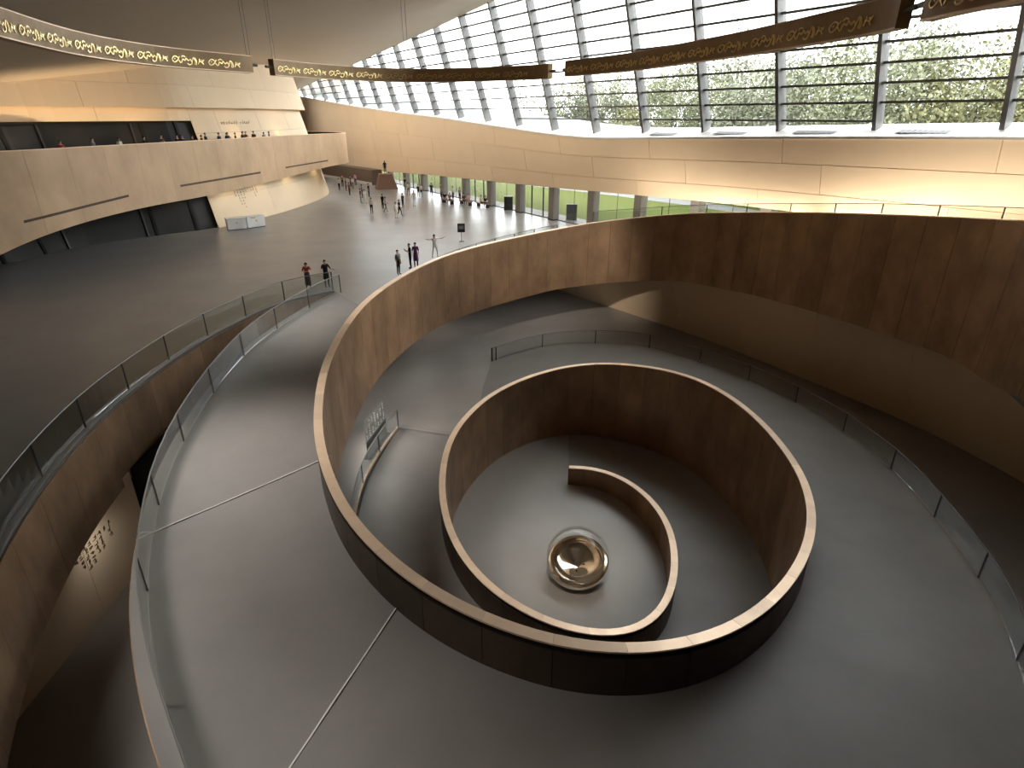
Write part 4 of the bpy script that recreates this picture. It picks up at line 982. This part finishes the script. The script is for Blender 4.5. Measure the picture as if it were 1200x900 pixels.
# ================================================================== PEOPLE
SKIN = mat('skin', (0.55, 0.36, 0.26), .6); HAIRM = mat('black_hair', (0.015, 0.012, 0.01), .5); SHOE = mat('dark_shoe', (0.03, 0.028, 0.026), .5); EYE = mat('dark_eye', (0.01, 0.01, 0.01), .3)
CLOTH = {n_: mat(n_ + '_cloth', c_, .85, spec=.1, noise=(6, tuple(v * .8 for v in c_), .5)) for n_, c_ in dict(white=(.78, .77, .75), black=(.018, .018, .02), grey=(.2, .2, .21), purple=(.17, .06, .16), red=(.38, .05, .05), navy=(.03, .04, .09), cream=(.72, .62, .5), brown=(.2, .12, .08), blue=(.12, .2, .36), pink=(.6, .32, .33), olive=(.14, .14, .08), charcoal=(.06, .06, .065)).items()}
def skeleton(pose):
    J = {}
    J['pel'] = (0, 0, .93); J['sp'] = (0, 0, 1.10); J['ch'] = (0, 0, 1.30); J['nk'] = (0, 0, 1.45); J['hb'] = (0, -.01, 1.53); J['ht'] = (0, -.015, 1.65)
    for s_, n_ in ((-1, 'l'), (1, 'r')):
        J['sh' + n_] = (s_ * .165, 0, 1.39); J['el' + n_] = (s_ * .215, .02, 1.13); J['wr' + n_] = (s_ * .22, -.05, .90); J['ha' + n_] = (s_ * .22, -.075, .82)
        J['hi' + n_] = (s_ * .085, 0, .88); J['kn' + n_] = (s_ * .095, -.01, .49); J['an' + n_] = (s_ * .10, .02, .09); J['to' + n_] = (s_ * .12, -.13, .035)
    if pose == 'walk':
        J['knr'] = (.09, -.14, .52); J['anr'] = (.09, -.20, .10); J['tor'] = (.10, -.35, .05); J['knl'] = (-.09, .05, .48); J['anl'] = (-.10, .28, .13); J['tol'] = (-.10, .17, .04)
        J['elr'] = (.21, .12, 1.15); J['wrr'] = (.20, .06, .92); J['har'] = (.20, .03, .84); J['ell'] = (-.21, -.07, 1.15); J['wrl'] = (-.19, -.24, 1.0); J['hal'] = (-.18, -.31, .96)
    if pose == 'phone':
        for s_, n_ in ((-1, 'l'), (1, 'r')): J['el' + n_] = (s_ * .20, -.04, 1.13); J['wr' + n_] = (s_ * .06, -.26, 1.22); J['ha' + n_] = (s_ * .04, -.32, 1.28)
        J['hb'] = (0, -.03, 1.52); J['ht'] = (0, -.06, 1.64)
    if pose == 'spread':
        for s_, n_ in ((-1, 'l'), (1, 'r')): J['el' + n_] = (s_ * .42, -.05, 1.36); J['wr' + n_] = (s_ * .66, -.10, 1.42); J['ha' + n_] = (s_ * .75, -.12, 1.45)
        J['knr'] = (.15, -.06, .50); J['anr'] = (.2, -.02, .09); J['tor'] = (.24, -.16, .035); J['anl'] = (-.2, .05, .09); J['knl'] = (-.14, -.0, .49); J['tol'] = (-.22, -.1, .035)
    if pose == 'lean':
        J['sp'] = (0, -.05, 1.08); J['ch'] = (0, -.16, 1.25); J['nk'] = (0, -.25, 1.38); J['hb'] = (0, -.29, 1.45); J['ht'] = (0, -.33, 1.57)
        for s_, n_ in ((-1, 'l'), (1, 'r')): J['sh' + n_] = (s_ * .165, -.2, 1.33); J['el' + n_] = (s_ * .25, -.34, 1.14); J['wr' + n_] = (s_ * .12, -.50, 1.13); J['ha' + n_] = (s_ * .04, -.54, 1.14)
    if pose == 'rail':
        J['ell'] = (-.27, -.12, 1.20); J['wrl'] = (-.36, -.30, 1.14); J['hal'] = (-.40, -.38, 1.13); J['elr'] = (.28, -.08, 1.17); J['wrr'] = (.42, -.22, 1.12); J['har'] = (.48, -.28, 1.11)
    if pose == 'sit':
        dz = -.40
        for k_ in list(J): J[k_] = (J[k_][0], J[k_][1], J[k_][2] + dz)
        for s_, n_ in ((-1, 'l'), (1, 'r')):
            J['hi' + n_] = (s_ * .09, -.02, .50); J['kn' + n_] = (s_ * .12, -.44, .50); J['an' + n_] = (s_ * .12, -.46, .09); J['to' + n_] = (s_ * .13, -.60, .035)
            J['el' + n_] = (s_ * .23, -.06, .74); J['wr' + n_] = (s_ * .13, -.30, .62); J['ha' + n_] = (s_ * .10, -.37, .60)
    return {k_: Vector(v) for k_, v in J.items()}
RAD = dict(pel=(.145, .105), sp=(.125, .095), ch=(.15, .105), nk=(.052, .052), hb=(.072, .085), ht=(.06, .07), sh=(.062, .062), el=(.043, .043), wr=(.03, .03), ha=(.036, .02), hi=(.088, .09), kn=(.058, .06), an=(.04, .045), to=(.038, .028))
BONES = [('pel', 'sp', 'top'), ('sp', 'ch', 'top'), ('ch', 'nk', 'skin'), ('nk', 'hb', 'skin'), ('hb', 'ht', 'skin')]
for n_ in 'lr': BONES += [('ch', 'sh' + n_, 'top'), ('sh' + n_, 'el' + n_, 'top'), ('el' + n_, 'wr' + n_, 'skin'), ('wr' + n_, 'ha' + n_, 'skin'), ('pel', 'hi' + n_, 'bot'), ('hi' + n_, 'kn' + n_, 'bot'), ('kn' + n_, 'an' + n_, 'bot'), ('an' + n_, 'to' + n_, 'shoe')]
ZONE = {'skin': 0, 'top': 1, 'bot': 2, 'shoe': 3}
def body_mesh(pose):
    J = skeleton(pose); names = list(J); me = bpy.data.meshes.new('skeleton'); me.from_pydata([tuple(J[k_]) for k_ in names], [(names.index(a), names.index(b)) for a, b, _ in BONES], [])
    o = bpy.data.objects.new('skeleton', me); COL.objects.link(o)
    md = o.modifiers.new('skin', 'SKIN'); md.use_smooth_shade = True
    if not me.skin_vertices: 
        bpy.context.view_layer.objects.active = o
    for k_, sv in zip(names, me.skin_vertices[0].data):
        base = k_ if k_ in RAD else k_[:-1]; sv.radius = RAD[base]; sv.use_root = (k_ == 'pel')
    ss = o.modifiers.new('sub', 'SUBSURF'); ss.levels = 1; ss.render_levels = 1
    dg = bpy.context.evaluated_depsgraph_get(); ev = o.evaluated_get(dg).to_mesh(); bm = bmesh.new(); bm.from_mesh(ev)
    def segd(p, a, b):
        t = max(0, min(1, (p - a).dot(b - a) / ((b - a).length_squared + 1e-9))); return (p - a - (b - a) * t).length
    for f_ in bm.faces:
        c_ = f_.calc_center_median(); bn = min(BONES, key=lambda q: segd(c_, J[q[0]], J[q[1]]) - .4 * min(RAD.get(q[0], RAD.get(q[0][:-1]))[0], RAD.get(q[1], RAD.get(q[1][:-1]))[0]))
        z_ = bn[2]
        if bn[0] == 'pel' and bn[1] == 'sp' and segd(c_, J['pel'], J['pel']) < segd(c_, J['sp'], J['sp']) * .8: z_ = 'bot'
        f_.material_index = ZONE[z_]; f_.smooth = True
    # five fingers on each hand, nose, eyes and ears grown onto the same mesh
    def blob(c_, r_, mi, sub=1):
        r0 = bmesh.ops.create_icosphere(bm, subdivisions=sub, radius=1, matrix=Matrix.Translation(c_) @ Matrix.Diagonal((*r_, 1)))
        for v_ in r0['verts']:
            for f_ in v_.link_faces: f_.material_index = mi; f_.smooth = True
    for n_ in 'lr':
        w_, h_ = J['wr' + n_], J['ha' + n_]; d_ = (h_ - w_).normalized(); sx = d_.cross(Vector((0, 1, 0))); sx = sx.normalized() if sx.length > .1 else Vector((0, 0, 1)); sy = sx.cross(d_)
        for j, ln in enumerate((.062, .075, .082, .074, .058)):
            if j == 0: b0 = w_ + d_ * .035 + sy * .03; dd = (d_ + sy * .8).normalized()
            else: b0 = h_ + d_ * .01 + sy * (.028 - .018 * (j - 1)); dd = d_
            m0 = b0 + dd * ln * .55; e0 = m0 + (dd + sx * .5).normalized() * ln * .45
            vs_ = []
            for c_, r_ in ((b0, .010), (m0, .009), (e0, .006)): vs_.append([bm.verts.new(c_ + sx * r_ * math.cos(a_) + sy * r_ * math.sin(a_)) for a_ in (0, 2.1, 4.2)])
            for A, B in zip(vs_, vs_[1:]):
                for q in range(3): bm.faces.new((A[q], A[(q + 1) % 3], B[(q + 1) % 3], B[q]))
            bm.faces.new(vs_[2])
    hd = (J['hb'] + J['ht']) / 2
    blob(hd + Vector((0, -.09, -.01)), (.013, .02, .022), 0); blob(hd + Vector((0, -.078, -.052)), (.022, .010, .007), 4)
    for s_ in (-1, 1): blob(hd + Vector((s_ * .03, -.078, .018)), (.010, .008, .007), 4); blob(hd + Vector((s_ * .078, 0, 0)), (.010, .02, .03), 0)
    out = bpy.data.meshes.new('body'); bm.to_mesh(out); bm.free(); bpy.data.objects.remove(o)
    for m_ in (SKIN, CLOTH['white'], CLOTH['black'], SHOE, EYE): out.materials.append(m_)
    return out, hd
def hair_mesh(hd, long=False):
    bm = bmesh.new(); bmesh.ops.create_uvsphere(bm, u_segments=14, v_segments=9, radius=1)
    for v_ in bm.verts:
        c_ = v_.co.copy(); low = -0.15 if not long else -1.9
        fr = c_.y < -.35
        if c_.z < low: c_.z = low
        if fr and c_.z < .42: c_.z = .42; c_.y = -.55
        v_.co = hd + Vector((c_.x * .090, c_.y * .104 + .012, c_.z * .100 + .022))
    for f_ in bm.faces: f_.smooth = True
    me = bpy.data.meshes.new('hair'); bm.to_mesh(me); bm.free(); me.materials.append(HAIRM); return me
def skirt_mesh(hem, z0=.96, r1=.17):
    m = MB(); n = 14; prof = [(z0, .125), (z0 - .12, .15), (hem, r1)]; vs = [Vector((math.cos(2 * PI * j / n) * r_ * 1.1, math.sin(2 * PI * j / n) * r_, z_)) for z_, r_ in prof for j in range(n)]
    me = bpy.data.meshes.new('skirt'); me.from_pydata([tuple(v) for v in vs], [], [(i * n + j, i * n + (j + 1) % n, (i + 1) * n + (j + 1) % n, (i + 1) * n + j) for i in range(2) for j in range(n)]); return me
POSES = {p_: body_mesh(p_) for p_ in ('stand', 'walk', 'phone', 'spread', 'lean', 'rail', 'sit')}
HAIRS = {(p_, l_): hair_mesh(POSES[p_][1], l_) for p_ in POSES for l_ in (False, True)}
def person(loc, rz, pose, topc, botc, label, group=None, h=1.68, long=False, skirt=None, hairc=None):
    b_ = bpy.data.objects.new('person', POSES[pose][0]); COL.objects.link(b_); b_.location = loc; b_.rotation_euler = (0, 0, rz); b_.scale = (h / 1.7,) * 3
    setp(b_, label, 'person', group)
    for i_, m_ in ((1, CLOTH[topc]), (2, CLOTH[botc])): b_.material_slots[i_].link = 'OBJECT'; b_.material_slots[i_].material = m_
    hr = bpy.data.objects.new('hair', HAIRS[(pose, long)]); COL.objects.link(hr); hr.parent = b_
    if skirt:
        me = skirt_mesh(skirt[1]); me.materials.append(CLOTH[skirt[0]]); sk = bpy.data.objects.new('skirt', me); COL.objects.link(sk); sk.parent = b_
    return b_
def hp(px, py, z=0): return up(px, py, z)
toC = lambda p: math.atan2(-p.x, p.y)
R_ = math.radians
person(hp(362, 337.5), R_(20), 'lean', 'red', 'charcoal', 'person in dark red top bending over the glass railing end', long=True, skirt=('charcoal', .2))
person(hp(384, 337), R_(35), 'rail', 'black', 'charcoal', 'person in black top and cap holding the railing end', skirt=('black', .55))
person(hp(467.5, 322), R_(60), 'stand', 'grey', 'charcoal', 'person in grey top and dark shorts at the parapet with a pale tote bag', h=1.62)
person(hp(481.5, 315), R_(-70), 'phone', 'black', 'black', 'person all in black looking at a phone by the parapet', h=1.72)
person(hp(488, 313), R_(15), 'stand', 'purple', 'black', 'person in purple dress standing beside the phone user', long=True, skirt=('purple', .45))
person(hp(510, 302), R_(30), 'spread', 'white', 'white', 'person all in white posing with arms spread by the ramp foot')
ph = hp(481.5, 315); t_ = empty('mobile_phone', ph + Matrix.Rotation(R_(-70), 3, 'Z') @ Vector((0, -.335, 1.33))); setp(t_, 'small phone held by the person all in black', 'phone'); t_.rotation_euler = (0.6, 0, R_(-70))
MB().box(-.035, .035, -.005, .005, -.07, .07).build('case', M_KIOSK, t_)
bgp = hp(467.5, 322) + Vector((.2, -.05, 0)); t_ = empty('tote_bag', bgp); setp(t_, 'pale tote bag hanging at the side of the person in grey', 'bag')
MB().hexa([(-.05, -.16, .75), (.05, -.16, .75), (.05, .16, .75), (-.05, .16, .75)], [(-.03, -.15, 1.1), (.03, -.15, 1.1), (.03, .15, 1.1), (-.03, .15, 1.1)]).build('pouch', CLOTH['cream'], t_); MB().tube([(0, -.1, 1.1), (0, -.02, 1.4), (0, .1, 1.1)], .012, 5).build('strap', CLOTH['cream'], t_)
FAR = [(436, 250.7, 'stand', 'white', 'black', 'person in white shirt and black trousers standing alone in the hall'),
       (452.5, 249, 'walk', 'white', 'grey', 'person in white top and grey trousers walking in the middle of the hall'), (449, 245, 'stand', 'black', 'black', 'person in black just behind the walking visitor in white and grey'),
       (464.7, 256, 'stand', 'white', 'cream', 'person in long pale clothes nearest of the hall crowd'), (468.7, 253.5, 'walk', 'black', 'black', 'person in black beside the visitor in long pale clothes'), (472.5, 244, 'stand', 'charcoal', 'navy', 'person in charcoal top behind the pair in black and pale clothes'),
       (485.7, 242, 'stand', 'cream', 'white', 'person in cream and white standing before the first bright window'), (423.3, 238, 'stand', 'black', 'grey', 'person in black top and grey trousers in the left hall group'),
       (428, 239, 'walk', 'white', 'white', 'person all in white in the left hall group'), (432.7, 231, 'stand', 'black', 'navy', 'person in black and navy behind the left hall group'), (425, 232, 'phone', 'blue', 'black', 'person in blue top within the left hall group'),
       (406, 224, 'stand', 'charcoal', 'black', 'person in charcoal by the far platform'), (410, 229, 'stand', 'brown', 'black', 'person in brown top by the far platform'), (414, 221.5, 'walk', 'white', 'grey', 'person in white walking along the far platform'),
       (398, 223, 'stand', 'white', 'black', 'person in white and black nearest the drum at the far end'), (417, 217.5, 'stand', 'pink', 'navy', 'person in pink top beside the far platform'), (411.5, 219.5, 'stand', 'navy', 'black', 'person in navy beside the far platform'), (402, 219, 'stand', 'olive', 'black', 'person in olive top beside the far platform'),
       (446, 221, 'stand', 'black', 'black', 'person in black standing beside the brown pedestal'), (475, 222.5, 'stand', 'black', 'grey', 'person in black and grey at the far glass doors'), (479, 229, 'walk', 'cream', 'brown', 'person in cream and brown walking from the far glass doors'),
       (490.7, 231.5, 'stand', 'black', 'black', 'person in black of the pair before the column'), (494, 231.5, 'stand', 'white', 'black', 'person in white top of the pair before the column'), (506, 231, 'phone', 'charcoal', 'navy', 'person in charcoal and navy close to a column'),
       (517, 231.5, 'stand', 'olive', 'black', 'person in olive top standing left of the benches'), (539, 236, 'stand', 'grey', 'black', 'person in grey top standing between the benches'), (531, 235, 'stand', 'white', 'navy', 'person in white and navy standing behind the bench')]
rq = random.Random(9)
for x, y, po, tcx, bcx, lb_ in FAR: person(hp(x, y), rq.uniform(-3.1, 3.1), po, tcx, bcx, lb_, 'visitors in the hall', h=rq.uniform(1.6, 1.76), long=rq.random() < .4)
SITS = [(521.5, 238.0, 'black', 'grey'), (527.5, 239.0, 'brown', 'black'), (543.5, 239.8, 'charcoal', 'black'), (549, 240.4, 'pink', 'grey'), (564, 242.3, 'cream', 'black'), (569, 243.0, 'black', 'navy')]
for x, y, tcx, bcx in SITS: person(hp(x, y), toC(hp(x, y)) + .5, 'sit', tcx, bcx, 'person in %s top and %s trousers seated on a bench by the glass front' % (tcx, bcx), 'seated visitors')
p = hp(453, 221) + Vector((0, 0, 2.02)); fg = person(p, 0.2, 'stand', 'black', 'black', 'dark standing figure on top of the brown pedestal'); fg.name = 'statue'; fg['category'] = 'statue'
for sl in fg.material_slots: sl.link = 'OBJECT'; sl.material = M_DARK
GX = [(88, 'red'), (124, 'grey'), (154, 'white'), (181, 'black'), (208, 'charcoal'), (216, 'black'), (223, 'navy'), (232, 'black'), (238.5, 'charcoal'), (248, 'black'), (256, 'black'), (268, 'charcoal'), (275, 'black'), (281, 'navy'), (286, 'black'), (293, 'charcoal'), (302, 'black'), (308, 'black'), (318, 'grey'), (331, 'brown')]
words_ = ['first', 'second', 'third', 'fourth', 'fifth', 'sixth', 'seventh', 'eighth', 'ninth', 'tenth', 'eleventh', 'twelfth', 'thirteenth', 'fourteenth', 'fifteenth', 'sixteenth', 'seventeenth', 'eighteenth', 'nineteenth', 'twentieth']
for j, (x, cc_) in enumerate(GX):
    i = min(range(jend + 1), key=lambda q: abs(proj(GP[q])[0] - x)); p = GP[i] - g_n(i) * (0.85 + 0.5 * (j % 3 == 1)); p = Vector((p.x, p.y, 6.3))
    person(p, math.atan2(g_n(i).y, g_n(i).x) + PI / 2 + rq.uniform(-.5, .5), 'stand' if j % 4 else 'phone', cc_, 'black', '%s visitor from the left behind the gallery parapet, in %s' % (words_[j], cc_), 'visitors on the gallery', h=rq.uniform(1.62, 1.8), long=j % 3 == 0)
